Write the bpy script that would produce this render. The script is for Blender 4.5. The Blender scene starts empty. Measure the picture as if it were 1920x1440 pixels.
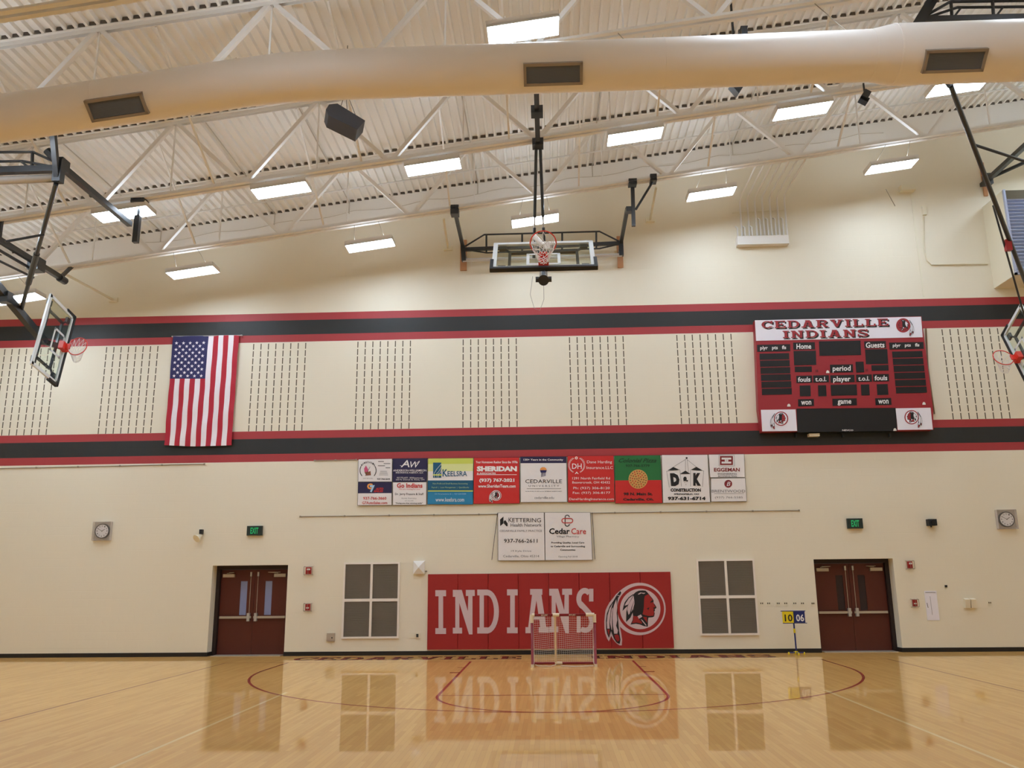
import bpy, math, random
from mathutils import Vector, Matrix
random.seed(7)
C = bpy.context.scene.collection
SC = bpy.context.scene

# ------------------------------------------------------------------ camera
F_PX, PITCH, ROLL, YAW = 1600.0, 0.2250, -0.0099, -0.0410
EYE = Vector((2.20, 0.0, 1.81))
D = 21.97                                   # distance of the end wall
_fwd = Vector((math.sin(YAW)*math.cos(PITCH), math.cos(YAW)*math.cos(PITCH), math.sin(PITCH)))
_r0 = Vector((math.cos(YAW), -math.sin(YAW), 0)); _u0 = _r0.cross(_fwd)
RGT = _r0*math.cos(ROLL)+_u0*math.sin(ROLL)
UPV = _u0*math.cos(ROLL)-_r0*math.sin(ROLL)
cam_d = bpy.data.cameras.new('camera'); cam = bpy.data.objects.new('camera', cam_d); C.objects.link(cam)
M = Matrix((RGT, UPV, -_fwd)).transposed().to_4x4(); M.translation = EYE
cam.matrix_world = M
cam_d.sensor_width = 36; cam_d.lens = F_PX/1920*36; cam_d.clip_end = 200
SC.camera = cam
SC.view_settings.view_transform = 'Standard'; SC.view_settings.look = 'None'
SC.view_settings.gamma = 1; SC.view_settings.use_curve_mapping = False
SC.view_settings.exposure = 0.0
w = bpy.data.worlds.new('world'); SC.world = w; w.use_nodes = True
w.node_tree.nodes['Background'].inputs[0].default_value = (0.9, 0.95, 1, 1)
w.node_tree.nodes['Background'].inputs[1].default_value = 0.05
cy = SC.cycles
cy.use_denoising = True
cy.max_bounces = 10; cy.diffuse_bounces = 7; cy.glossy_bounces = 4; cy.transparent_max_bounces = 16
cy.sample_clamp_indirect = 6
LAMP_POWER = 32.0                           # emission of the lamp diffusers; the open lamp tops give a weaker uplight
UPLIGHT = 12.0

# measured point (photo pixel) -> point on a plane of the real room
def ray(px, py): return _fwd+RGT*((px-960)/F_PX)+UPV*((720-py)/F_PX)
def at_y(px, py, y=D):
    d = ray(px, py); return EYE+d*(y/d.y)
def at_x(px, py, x):
    d = ray(px, py); return EYE+d*((x-EYE.x)/d.x)
def at_z(px, py, z=0.0):
    d = ray(px, py); return EYE+d*((z-EYE.z)/d.z)
ROOF0, SLOPE = 12.577, 0.13346
def roof(x): return ROOF0+SLOPE*x

# ------------------------------------------------------------------ materials
MATS = {}
def mat(name, rgb, rough=0.5, metal=0.0, coat=0.0, emit=None, estr=0.0, trans=0.0, ior=1.45, alpha=1.0, bump=0.0, bscale=30.0, spec=0.5):
    m = bpy.data.materials.new(name); m.use_nodes = True
    nt = m.node_tree; b = nt.nodes['Principled BSDF']
    b.inputs['Base Color'].default_value = (*rgb, 1)
    b.inputs['Roughness'].default_value = rough; b.inputs['Metallic'].default_value = metal
    b.inputs['Coat Weight'].default_value = coat; b.inputs['Coat Roughness'].default_value = 0.1
    b.inputs['Specular IOR Level'].default_value = spec
    b.inputs['Transmission Weight'].default_value = trans; b.inputs['IOR'].default_value = ior
    b.inputs['Alpha'].default_value = alpha
    if emit: b.inputs['Emission Color'].default_value = (*emit, 1); b.inputs['Emission Strength'].default_value = estr
    tc = nt.nodes.new('ShaderNodeTexCoord'); n = nt.nodes.new('ShaderNodeTexNoise'); n.inputs['Scale'].default_value = bscale
    nt.links.new(tc.outputs['Object'], n.inputs['Vector'])
    if bump:
        bp_ = nt.nodes.new('ShaderNodeBump'); bp_.inputs['Strength'].default_value = bump; bp_.inputs['Distance'].default_value = 0.02
        nt.links.new(n.outputs['Fac'], bp_.inputs['Height']); nt.links.new(bp_.outputs['Normal'], b.inputs['Normal'])
    MATS[name] = m
    return m
def srgb(r, g, b):
    f = lambda c: (c/255/12.92 if c/255 <= 0.04045 else ((c/255+0.055)/1.055)**2.4)
    return (f(r), f(g), f(b))
mat('steel_white', srgb(236, 234, 230), 0.55)
mat('deck_white', srgb(238, 236, 231), 0.6)
mat('duct_paint', srgb(240, 234, 228), 0.5)
mat('grille_dark', srgb(112, 116, 126), 0.6); mat('grille_frame', srgb(150, 140, 130), 0.5)
mat('black_steel', srgb(40, 44, 48), 0.4, coat=0.3)
mat('speaker_grey', srgb(66, 70, 80), 0.45); mat('black_rubber', srgb(34, 36, 38), 0.6)
mat('silver', srgb(200, 200, 200), 0.3, 0.6)
mat('white_plastic', srgb(232, 230, 226), 0.4)
mat('board_white', srgb(225, 230, 230), 0.35)
mat('rim_red', srgb(214, 52, 36), 0.35)
mat('net_white', srgb(230, 226, 224), 0.8)
mat('wood_block', srgb(190, 140, 100), 0.6, bump=0.1)
mat('lamp_glow', (1, 1, 1), 0.5, emit=(0.84, 0.99, 1.17), estr=LAMP_POWER)
mat('lamp_top_glow', (1, 1, 1), 0.5, emit=(0.84, 0.99, 1.17), estr=UPLIGHT)
mat('cream_paint', srgb(231, 225, 203), 0.6)
mat('banner_white', srgb(235, 232, 232), 0.42, bump=0.8, bscale=3.2)
mat('banner_red', srgb(200, 44, 42), 0.42, bump=0.8, bscale=3.2)
mat('banner_navy', srgb(40, 36, 74), 0.42, bump=0.6, bscale=3.2)
mat('banner_green', srgb(38, 112, 60), 0.42, bump=0.8, bscale=3.2)
mat('banner_lime', srgb(205, 215, 95), 0.42); mat('banner_lime2', srgb(222, 228, 160), 0.42)
mat('banner_teal', srgb(18, 88, 122), 0.42, bump=0.6, bscale=3.2); mat('banner_blue', srgb(38, 130, 175), 0.42, bump=0.8, bscale=3.2)
mat('ink_black', srgb(30, 28, 30), 0.6); mat('ink_grey', srgb(120, 118, 120), 0.6)
mat('ink_white', srgb(240, 238, 238), 0.5); mat('ink_red', srgb(196, 48, 44), 0.5)
mat('ink_navy', srgb(42, 40, 90), 0.5); mat('ink_orange', srgb(235, 160, 85), 0.5)
mat('ink_pink', srgb(205, 90, 130), 0.5); mat('ink_maroon', srgb(130, 36, 40), 0.5)
mat('ink_brown', srgb(130, 78, 54), 0.5); mat('ink_green', srgb(20, 60, 34), 0.5); mat('ink_tan', srgb(205, 160, 90), 0.5)
mat('ink_lightgreen', srgb(180, 205, 150), 0.5); mat('ink_gold', srgb(215, 205, 130), 0.5); mat('ink_sky', srgb(165, 205, 235), 0.5)
mat('edge_black', srgb(36, 34, 36), 0.6)
mat('mat_red', srgb(156, 36, 36), 0.45, bump=0.15, bscale=1.2); mat('mat_letter', srgb(208, 186, 190), 0.5)
mat('sb_red', srgb(154, 42, 50), 0.4); mat('sb_black', srgb(28, 28, 30), 0.35); mat('sb_white', srgb(236, 234, 244), 0.35)
mat('flag_red', srgb(175, 32, 52), 0.7, bump=0.3, bscale=6); mat('flag_white', srgb(238, 232, 238), 0.7, bump=0.3, bscale=6); mat('flag_blue', srgb(44, 44, 92), 0.7, bump=0.3, bscale=6)
mat('door_wood', srgb(88, 38, 28), 0.4, bump=0.05); mat('door_frame', srgb(40, 26, 24), 0.45)
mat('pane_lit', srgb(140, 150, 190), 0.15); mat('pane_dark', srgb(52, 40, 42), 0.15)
mat('brushed', srgb(190, 180, 165), 0.4, 0.4)
mat('base_black', srgb(30, 27, 26), 0.5)
mat('louver_grey', srgb(140, 130, 118), 0.6); mat('vent_frame', srgb(238, 230, 220), 0.5)
mat('clock_face', srgb(238, 236, 238), 0.4); mat('guard_clear', srgb(195, 185, 175), 0.15, alpha=0.10); mat('guard_side', srgb(225, 215, 208), 0.3, alpha=0.4)
mat('alarm_red', srgb(160, 34, 34), 0.35); mat('exit_green', srgb(30, 160, 95), 0.5, emit=srgb(30, 190, 110), estr=0.35)
mat('exit_box', srgb(34, 46, 42), 0.5)
mat('goal_red', srgb(130, 26, 36), 0.4); mat('goal_cream', srgb(228, 212, 186), 0.4)
mat('flip_yellow', srgb(228, 205, 30), 0.45); mat('flip_blue', srgb(34, 44, 110), 0.45)
mat('glove_box', srgb(230, 222, 200), 0.4)
mat('rib_shade', srgb(96, 88, 80), 0.9); mat('slot_dark', srgb(88, 80, 62), 0.9)
mat('galv', srgb(180, 190, 215), 0.3, 0.5)
mat('pipe_pale', srgb(205, 198, 186), 0.55); mat('wire_grey', srgb(150, 140, 125), 0.6)
# clear tempered glass of the backboards
g = bpy.data.materials.new('clear_glass'); g.use_nodes = True; nt = g.node_tree; nt.nodes.clear()
o_ = nt.nodes.new('ShaderNodeOutputMaterial'); mx = nt.nodes.new('ShaderNodeMixShader'); tr = nt.nodes.new('ShaderNodeBsdfTransparent'); gl = nt.nodes.new('ShaderNodeBsdfGlossy')
tr.inputs[0].default_value = (0.92, 0.96, 0.93, 1); gl.inputs['Roughness'].default_value = 0.03
mx.inputs[0].default_value = 0.06; nt.links.new(tr.outputs[0], mx.inputs[1]); nt.links.new(gl.outputs[0], mx.inputs[2]); nt.links.new(mx.outputs[0], o_.inputs[0])
MATS['clear_glass'] = g

COURSE = 0.2032
def wall_material(name, stripes=True):
    m = bpy.data.materials.new(name); m.use_nodes = True; nt = m.node_tree; b = nt.nodes['Principled BSDF']
    geo = nt.nodes.new('ShaderNodeTexCoord'); sep = nt.nodes.new('ShaderNodeSeparateXYZ')
    nt.links.new(geo.outputs['Object'], sep.inputs[0])
    def lt(val):
        n = nt.nodes.new('ShaderNodeMath'); n.operation = 'GREATER_THAN'; nt.links.new(sep.outputs[2], n.inputs[0]); n.inputs[1].default_value = val; return n
    base = srgb(232, 225, 205); red = srgb(164, 52, 56); blk = srgb(33, 35, 35)
    cur = None
    lv = [(0, base)]
    if stripes: lv += [(24, red), (25, blk), (27, red), (28, base), (40, red), (41, blk), (43, red), (44, base)]
    prev = nt.nodes.new('ShaderNodeRGB'); prev.outputs[0].default_value = (*base, 1); po = prev.outputs[0]
    for c, col in lv[1:]:
        mixn = nt.nodes.new('ShaderNodeMix'); mixn.data_type = 'RGBA'
        nt.links.new(lt(c*COURSE).outputs[0], mixn.inputs[0]); nt.links.new(po, mixn.inputs[6]); mixn.inputs[7].default_value = (*col, 1); po = mixn.outputs[2]
    if stripes:      # top courses of the wall turn white above a line sloping with the roof
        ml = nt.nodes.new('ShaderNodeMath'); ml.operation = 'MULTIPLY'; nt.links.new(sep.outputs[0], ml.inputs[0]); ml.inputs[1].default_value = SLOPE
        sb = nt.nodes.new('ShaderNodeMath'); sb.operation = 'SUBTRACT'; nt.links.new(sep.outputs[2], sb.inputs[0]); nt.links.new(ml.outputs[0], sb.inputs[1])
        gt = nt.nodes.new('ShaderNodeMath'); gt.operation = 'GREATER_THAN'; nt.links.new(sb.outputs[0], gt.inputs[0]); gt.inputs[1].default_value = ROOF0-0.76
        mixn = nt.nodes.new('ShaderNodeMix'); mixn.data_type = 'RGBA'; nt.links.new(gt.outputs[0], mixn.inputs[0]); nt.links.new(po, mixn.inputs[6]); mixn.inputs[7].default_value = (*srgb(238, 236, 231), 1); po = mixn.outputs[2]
    nt.links.new(po, b.inputs['Base Color'])
    b.inputs['Roughness'].default_value = 0.55
    # block coursing as a shallow bump
    comb = nt.nodes.new('ShaderNodeCombineXYZ')
    add = nt.nodes.new('ShaderNodeMath'); nt.links.new(sep.outputs[0], add.inputs[0]); nt.links.new(sep.outputs[1], add.inputs[1])
    nt.links.new(add.outputs[0], comb.inputs[0]); nt.links.new(sep.outputs[2], comb.inputs[1])
    br = nt.nodes.new('ShaderNodeTexBrick'); nt.links.new(comb.outputs[0], br.inputs['Vector'])
    br.inputs['Scale'].default_value = 1; br.inputs['Brick Width'].default_value = 2*COURSE; br.inputs['Row Height'].default_value = COURSE
    br.inputs['Mortar Size'].default_value = 0.006; br.inputs['Mortar Smooth'].default_value = 0.5
    br.inputs['Color1'].default_value = (1, 1, 1, 1); br.inputs['Color2'].default_value = (1, 1, 1, 1); br.inputs['Mortar'].default_value = (0, 0, 0, 1)
    bm_ = nt.nodes.new('ShaderNodeBump'); bm_.inputs['Strength'].default_value = 0.25; bm_.inputs['Distance'].default_value = 0.004
    nt.links.new(br.outputs['Color'], bm_.inputs['Height']); nt.links.new(bm_.outputs[0], b.inputs['Normal'])
    MATS[name] = m
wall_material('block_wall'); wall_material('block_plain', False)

def floor_material():
    m = bpy.data.materials.new('maple_floor'); m.use_nodes = True; nt = m.node_tree; b = nt.nodes['Principled BSDF']
    tc = nt.nodes.new('ShaderNodeTexCoord'); mp = nt.nodes.new('ShaderNodeMapping'); mp.inputs['Rotation'].default_value = (0, 0, math.pi/2)
    nt.links.new(tc.outputs['Object'], mp.inputs[0])
    br = nt.nodes.new('ShaderNodeTexBrick'); nt.links.new(mp.outputs[0], br.inputs['Vector'])
    br.offset = 0.37; br.inputs['Scale'].default_value = 1; br.inputs['Brick Width'].default_value = 0.9; br.inputs['Row Height'].default_value = 0.057
    br.inputs['Mortar Size'].default_value = 0.0006; br.inputs['Bias'].default_value = 0.0
    br.inputs['Color1'].default_value = (*srgb(226, 178, 102), 1); br.inputs['Color2'].default_value = (*srgb(212, 161, 87), 1); br.inputs['Mortar'].default_value = (*srgb(160, 112, 62), 1)
    n = nt.nodes.new('ShaderNodeTexNoise'); n.inputs['Scale'].default_value = 0.8; n.inputs['Detail'].default_value = 3
    mp2 = nt.nodes.new('ShaderNodeMapping'); mp2.inputs['Scale'].default_value = (2.5, 0.7, 1); nt.links.new(tc.outputs['Object'], mp2.inputs[0]); nt.links.new(mp2.outputs[0], n.inputs['Vector'])
    mxn = nt.nodes.new('ShaderNodeMix'); mxn.data_type = 'RGBA'; mxn.blend_type = 'MULTIPLY'; mxn.inputs[0].default_value = 0.25
    nt.links.new(br.outputs['Color'], mxn.inputs[6]); nt.links.new(n.outputs['Color'], mxn.inputs[7])
    nt.links.new(br.outputs['Color'], b.inputs['Base Color'])
    b.inputs['Roughness'].default_value = 0.5; b.inputs['Specular IOR Level'].default_value = 0.2
    b.inputs['Coat Weight'].default_value = 0.75; b.inputs['Coat Roughness'].default_value = 0.025; b.inputs['Coat IOR'].default_value = 1.42
    w2 = nt.nodes.new('ShaderNodeTexNoise'); w2.inputs['Scale'].default_value = 5.0; w2.inputs['Detail'].default_value = 2
    mp3 = nt.nodes.new('ShaderNodeMapping'); mp3.inputs['Scale'].default_value = (3, 1, 1); nt.links.new(tc.outputs['Object'], mp3.inputs[0]); nt.links.new(mp3.outputs[0], w2.inputs['Vector'])
    bp_ = nt.nodes.new('ShaderNodeBump'); bp_.inputs['Strength'].default_value = 0.035; bp_.inputs['Distance'].default_value = 0.01
    nt.links.new(w2.outputs['Fac'], bp_.inputs['Height']); nt.links.new(bp_.outputs[0], b.inputs['Coat Normal'])
    MATS['maple_floor'] = m
    for nm, rgb in (('line_red', srgb(150, 40, 30)), ('line_white', srgb(235, 205, 150)), ('line_brown', srgb(160, 104, 56)), ('line_black', srgb(50, 34, 26))):
        c = m.copy(); c.name = nm; bb = c.node_tree.nodes['Principled BSDF']
        for l in list(bb.inputs['Base Color'].links): c.node_tree.links.remove(l)
        bb.inputs['Base Color'].default_value = (*rgb, 1); MATS[nm] = c
floor_material()

# ------------------------------------------------------------------ mesh builder
class MB:
    def __init__(s): s.v = []; s.f = []; s.m = []; s.names = []
    def mi(s, name):
        if name not in s.names: s.names.append(name)
        return s.names.index(name)
    def add(s, verts, faces, m):
        o = len(s.v); s.v += [tuple(p) for p in verts]; k = s.mi(m)
        for f in faces: s.f.append(tuple(i+o for i in f)); s.m.append(k)
    def obox(s, c, ax, h, m):
        c = Vector(c); a = [Vector(x).normalized()*k for x, k in zip(ax, h)]
        vs = [c+a[0]*i+a[1]*j+a[2]*k for i in (-1, 1) for j in (-1, 1) for k in (-1, 1)]
        s.add(vs, [(0, 1, 3, 2), (4, 6, 7, 5), (0, 4, 5, 1), (2, 3, 7, 6), (0, 2, 6, 4), (1, 5, 7, 3)], m)
    def box(s, x0, x1, y0, y1, z0, z1, m):
        s.obox(((x0+x1)/2, (y0+y1)/2, (z0+z1)/2), ((1, 0, 0), (0, 1, 0), (0, 0, 1)), (abs(x1-x0)/2, abs(y1-y0)/2, abs(z1-z0)/2), m)
    def bar(s, p, q, w_, h, m, up=(0, 0, 1)):
        p = Vector(p); q = Vector(q); d = (q-p).normalized(); sd = d.cross(Vector(up))
        if sd.length < 1e-4: sd = d.cross(Vector((1, 0, 0)))
        sd.normalize(); u = sd.cross(d)
        s.obox((p+q)/2, (d, sd, u), ((q-p).length/2, w_/2, h/2), m)
    def tube(s, pts, r, m, n=8, closed=False):
        pts = [Vector(p) for p in pts]; N = len(pts); rings = []
        prev = None
        for i, p in enumerate(pts):
            if closed: d = pts[(i+1) % N]-pts[i-1]
            else: d = pts[min(i+1, N-1)]-pts[max(i-1, 0)]
            d.normalize()
            if prev is None:
                a = d.cross(Vector((0, 0, 1)))
                if a.length < 1e-3: a = d.cross(Vector((1, 0, 0)))
            else: a = prev-d*prev.dot(d)
            a.normalize(); prev = a; b = d.cross(a)
            rr = r[i] if isinstance(r, (list, tuple)) else r
            rings.append([p+a*math.cos(2*math.pi*k/n)*rr+b*math.sin(2*math.pi*k/n)*rr for k in range(n)])
        vs = [q for R_ in rings for q in R_]; fs = []
        for i in range(N if closed else N-1):
            j = (i+1) % N
            for k in range(n): fs.append((i*n+k, i*n+(k+1) % n, j*n+(k+1) % n, j*n+k))
        if not closed: fs += [tuple(range(n)), tuple((N-1)*n+k for k in range(n))]
        s.add(vs, fs, m)
    def poly(s, pts, m): s.add(pts, [tuple(range(len(pts)))], m)
    def prism(s, pts, ext, m):
        e = Vector(ext); n = len(pts); pts = [Vector(p) for p in pts]
        s.add(pts+[p+e for p in pts], [tuple(range(n)), tuple(range(2*n-1, n-1, -1))]+[(i, (i+1) % n, n+(i+1) % n, n+i) for i in range(n)], m)
    def build(s, name, parent=None, smooth=False, label=None):
        me = bpy.data.meshes.new(name); me.from_pydata(s.v, [], s.f)
        for nm in s.names: me.materials.append(MATS[nm])
        me.polygons.foreach_set('material_index', s.m)
        if smooth: me.polygons.foreach_set('use_smooth', [True]*len(s.f))
        me.update()
        o = bpy.data.objects.new(name, me); C.objects.link(o)
        if parent:
            o.parent = parent; o.matrix_parent_inverse = Matrix.Translation(parent.location).inverted()
        if label: o['label'] = label
        return o
def empty(name, loc): 
    o = bpy.data.objects.new(name, None); o.location = loc; o.empty_display_size = 0.1; C.objects.link(o); return o
def tag(o, label, cat, group=None):
    o['label'] = label; o['category'] = cat
    if group: o['group'] = group
    return o
def struct(o): o['kind'] = 'structure'; return o

# lettering ---------------------------------------------------------
_TXT = {}
def glyphs(body, bold):
    k = (body, bold)
    if k not in _TXT:
        cu = bpy.data.curves.new('t', 'FONT'); cu.body = body; cu.resolution_u = 2; cu.offset = bold
        ob = bpy.data.objects.new('t', cu); C.objects.link(ob)
        dg = bpy.context.evaluated_depsgraph_get(); me = bpy.data.meshes.new_from_object(ob.evaluated_get(dg))
        vs = [(v.co.x, v.co.y) for v in me.vertices]; fs = [tuple(p.vertices) for p in me.polygons]
        x0 = min(v[0] for v in vs); x1 = max(v[0] for v in vs); y0 = min(v[1] for v in vs); y1 = max(v[1] for v in vs)
        _TXT[k] = ([((x-x0)/(x1-x0), (y-y0)/(y1-y0)) for x, y in vs], fs)
        bpy.data.objects.remove(ob); bpy.data.curves.remove(cu); bpy.data.meshes.remove(me)
    return _TXT[k]
class Art:
    """flat artwork measured in a crop of the photo (origin ox,oy, zoom k), laid on the vertical plane y"""
    def __init__(s, mb, ox, oy, k, y): s.mb, s.ox, s.oy, s.k, s.y, s.c = mb, ox, oy, k, y, 0
    def P(s, x, y, d=0.0): return at_y(s.ox+x/s.k, s.oy+y/s.k, s.y-d)
    def poly(s, pts, m, d=0.002):
        s.c = (s.c+1) % 40; d += s.c*2.5e-5          # keeps overlapping strokes from sharing one plane
        s.mb.poly([s.P(x, y, d) for x, y in pts], m)
    def rect(s, x0, y0, x1, y1, m, d=0.002, sl=0.0, sh=0.0):
        s.poly([(x0, y0), (x1, y0+sl*(x1-x0)), (x1+sh*(y1-y0), y1+sl*(x1-x0)), (x0+sh*(y1-y0), y1)], m, d)
    def line(s, pts, w_, m, d=0.004):
        for (a, b), (c, e) in zip(pts, pts[1:]):
            L = math.hypot(c-a, e-b) or 1; nx, ny = -(e-b)/L*w_/2, (c-a)/L*w_/2
            s.poly([(a+nx, b+ny), (c+nx, e+ny), (c-nx, e-ny), (a-nx, b-ny)], m, d)
    def disc(s, cx, cy, r, m, d=0.002, ry=None, n=40):
        s.poly([(cx+r*math.cos(2*math.pi*i/n), cy+(ry or r)*math.sin(2*math.pi*i/n)) for i in range(n)], m, d)
    def ring(s, cx, cy, r0, r1, m, d=0.003, a0=0, a1=360, n=40, k=1.0):
        an = [math.radians(a0+(a1-a0)*i/n) for i in range(n+1)]
        for p, q in zip(an, an[1:]):
            s.poly([(cx+r0*math.cos(p), cy+k*r0*math.sin(p)), (cx+r1*math.cos(p), cy+k*r1*math.sin(p)), (cx+r1*math.cos(q), cy+k*r1*math.sin(q)), (cx+r0*math.cos(q), cy+k*r0*math.sin(q))], m, d)
    def T(s, body, x0, y0, x1, y1, m, d=0.004, sl=0.0, sh=0.0, bold=0.0, italic=0.0):
        vs, fs = glyphs(body, bold)
        out = []
        for u, v in vs:
            x = x0+u*(x1-x0)+sh*(1-v)*(y1-y0)+italic*v*(y1-y0); y = y1+(y0-y1)*v+sl*u*(x1-x0)
            out.append(s.P(x, y, d))
        s.mb.add(out, fs, m)
    def slab(s, word, x0, y0, x1, y1, m, d=0.004, sl=0.0, sh=0.0, gap=0.12):
        ws = [WID[c] for c in word]; tot = sum(ws)+gap*(len(word)-1); x = 0.0
        for c, w_ in zip(word, ws):
            for pg in slab_glyph(c):
                pts = []
                for gx, gy in pg:
                    u = (x+gx*w_)/tot; v = 1-gy
                    pts.append((x0+u*(x1-x0)+sh*v*(y1-y0), y0+v*(y1-y0)+sl*u*(x1-x0)))
                s.poly(pts, m, d)
            x += w_+gap
WID = dict(I=0.5, N=1.0, D=0.98, A=1.05, S=0.85, C=0.92, E=0.9, R=1.0, V=1.05, L=0.85)
def _arc(cx, cy, rx, ry, a0, a1, tx, ty, n=8):
    out = []
    for i in range(n):
        p = math.radians(a0+(a1-a0)*i/n); q = math.radians(a0+(a1-a0)*(i+1)/n)
        out.append([(cx+rx*math.cos(p), cy+ry*math.sin(p)), (cx+rx*math.cos(q), cy+ry*math.sin(q)), (cx+(rx-tx)*math.cos(q), cy+(ry-ty)*math.sin(q)), (cx+(rx-tx)*math.cos(p), cy+(ry-ty)*math.sin(p))])
    return out
def _r(x0, y0, x1, y1): return [(x0, y0), (x1, y0), (x1, y1), (x0, y1)]
def slab_glyph(c):
    h = 0.13
    if c == 'I': return [_r(0, 0, 1, h), _r(0, 1-h, 1, 1), _r(0.28, 0, 0.72, 1)]
    if c == 'N': return [_r(0, 0, .42, h), _r(.1, 0, .3, 1), _r(0, 1-h, .3, 1), [(.1, 1), (.33, 1), (.9, 0), (.67, 0)], _r(.7, 0, .9, 1), _r(.58, 1-h, 1, 1)]
    if c == 'D': return [_r(0, 0, .5, h), _r(0, 1-h, .5, 1), _r(.1, 0, .32, 1)]+_arc(.5, .5, .5, .5, -90, 90, .22, h)
    if c == 'A': return [_r(0, 0, .38, h), _r(.6, 0, 1, h), [(.1, 0), (.28, 0), (.58, 1), (.36, 1)], [(.66, 0), (.9, 0), (.68, 1), (.44, 1)], _r(.25, .28, .75, .4), _r(.3, 1-h*.8, .68, 1)]
    if c == 'E': return [_r(0, 0, 1, h), _r(0, 1-h, .97, 1), _r(.1, 0, .34, 1), _r(.3, .44, .68, .57), _r(.6, .36, .72, .65), _r(.85, 0, 1, .3), _r(.83, .72, .97, 1)]
    if c == 'L': return [_r(0, 0, 1, h), _r(0, 1-h, .5, 1), _r(.12, 0, .38, 1), _r(.84, 0, 1, .34)]
    if c == 'V': return [_r(0, 1-h, .4, 1), _r(.6, 1-h, 1, 1), [(.1, 1), (.32, 1), (.6, 0), (.42, 0)], [(.7, 1), (.9, 1), (.6, 0), (.42, 0)]]
    if c == 'R': return [_r(0, 0, .45, h), _r(0, 1-h, .55, 1), _r(.1, 0, .32, 1)]+_arc(.55, .74, .36, .26, -90, 90, .2, .12)+[_r(.3, .48, .58, .6), [(.45, .5), (.68, .52), (.9, 0), (.66, 0)], _r(.66, 0, 1, h)]
    if c == 'C': return _arc(.52, .5, .52, .5, 40, 320, .24, .13, 14)+[_r(.82, .62, 1, 1), [(.8, .2), (.95, .28), (.98, .2), (.88, .13)]]
    if c == 'S': return _arc(.47, .74, .47, .26, 20, 270, .24, .12, 12)+_arc(.52, .25, .48, .25, -160, 90, .24, .12, 12)+[_r(.8, .66, .95, 1), _r(0, 0, .15, .34), [(.3, .48), (.55, .38), (.68, .52), (.42, .62)]]
    return []

EMB = [
 ('w', [(812,130),(700,143),(600,180),(500,235),(430,290),(360,350),(300,430),(235,510),(190,590),(160,660),(145,760),(135,880),(138,1010),(150,1100),(185,1200),(222,1262),(245,1210),(268,1150),(285,1190),(320,1245),(375,1305),(430,1338),(470,1338),(478,1230),(460,1100),(440,1000),(425,900),(500,800),(812,600)]),
 ('W', (812, 636, 506)), ('r', (836, 636, 452)), ('W', (827, 636, 390)),
 ('k', [(690,360),(740,310),(800,283),(870,278),(930,283),(960,310),(1010,370),(1060,430),(1085,470),(1085,520),(1110,550),(1142,605),(1130,628),(1108,634),(1112,665),(1098,690),(1108,720),(1095,782),(1060,797),(985,802),(978,850),(975,977),(900,968),(820,935),(740,922),(640,937),(680,850),(690,770),(680,700),(700,640),(715,520),(705,430)]),
 ('r', [(985,350),(1045,425),(1068,465),(1030,488),(1022,520),(1075,500),(1102,560),(1120,600),(1072,612),(1100,640),(1082,655),(1098,700),(1085,765),(1000,772),(930,760),(870,735),(885,690),(898,600),(902,450),(915,385)]),
 ('r', [(695,770),(780,780),(800,830),(860,890),(860,922),(760,898),(665,908),(690,850)]),
 ('r', [(880,785),(957,792),(962,905),(905,830)]),
 ('k', [(955,625),(1005,605),(985,655)]),
 ('w', [(775,775),(840,742),(868,785),(800,825)]), ('w', [(835,830),(870,850),(950,950),(935,958),(880,890)]),
 ('w', [(780,350),(830,318),(880,325),(925,325),(920,335),(890,345),(850,332),(800,358)]),
 ('k', [(690,350),(600,415),(530,505),(505,580),(485,675),(545,612),(582,580),(560,690),(555,890),(640,800),(682,705),(715,560),(715,430)]),
 ('w', [(690,370),(610,430),(550,520),(525,572),(575,560),(605,540)]), ('w', [(698,375),(660,450),(590,570),(575,650),(602,750),(625,725),(660,600),(712,470)]), ('w', [(716,470),(672,600),(650,700),(690,630),(714,545)]),
 ('k', [(440,290),(462,320),(440,370),(400,420),(385,500),(390,700),(402,850),(417,1050),(447,1230),(430,1312),(370,1282),(320,1205),(285,1120),(265,1060),(225,1197),(190,1120),(170,1020),(165,870),(185,720),(240,580),(310,480),(370,380)]),
 ('w', [(300,520),(232,640),(197,760),(182,900),(190,1015),(238,1015),(232,900),(250,740),(262,640)]),
 ('w', [(365,450),(322,560),(302,650),(292,800),(302,960),(325,1112),(385,1112),(398,1050),(362,960),(384,850),(372,720),(384,600)]),
 ('w', [(275,640),(258,760),(245,900),(275,1040),(285,1040),(280,800),(300,600)]),
 ('r', [(190,1030),(240,1030),(225,1155)]), ('r', [(325,1140),(385,1125),(415,1150),(430,1235),(392,1270),(345,1210)]),
 ('w', [(385,368),(430,372),(432,382),(385,380)]),
]
def emblem(art, cx, cy, k, mirror, cols, d=0.003):
    """profile-in-a-ring emblem; cx,cy centre, k scale relative to the artwork on the wall mat"""
    sg = -1 if mirror else 1
    for i, (c, g_) in enumerate(EMB):
        m = cols[c.lower()]; dd = d+0.0006*i
        if c == 'W' or isinstance(g_, tuple): art.disc(cx+sg*(g_[0]-812)*k, cy+(g_[1]-636)*k, g_[2]*k, m, dd, n=56)
        else: art.poly([(cx+sg*(x-812)*k, cy+(y-636)*k) for x, y in g_], m, dd)

# ================================================================== setting
X0, X1, YB = -16.0, 19.5, -7.0
CX = 2.20                                              # centre of the court
DOORS = [(-6.41, -4.46, 2.225), (8.76, 10.70, 2.225)]

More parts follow.
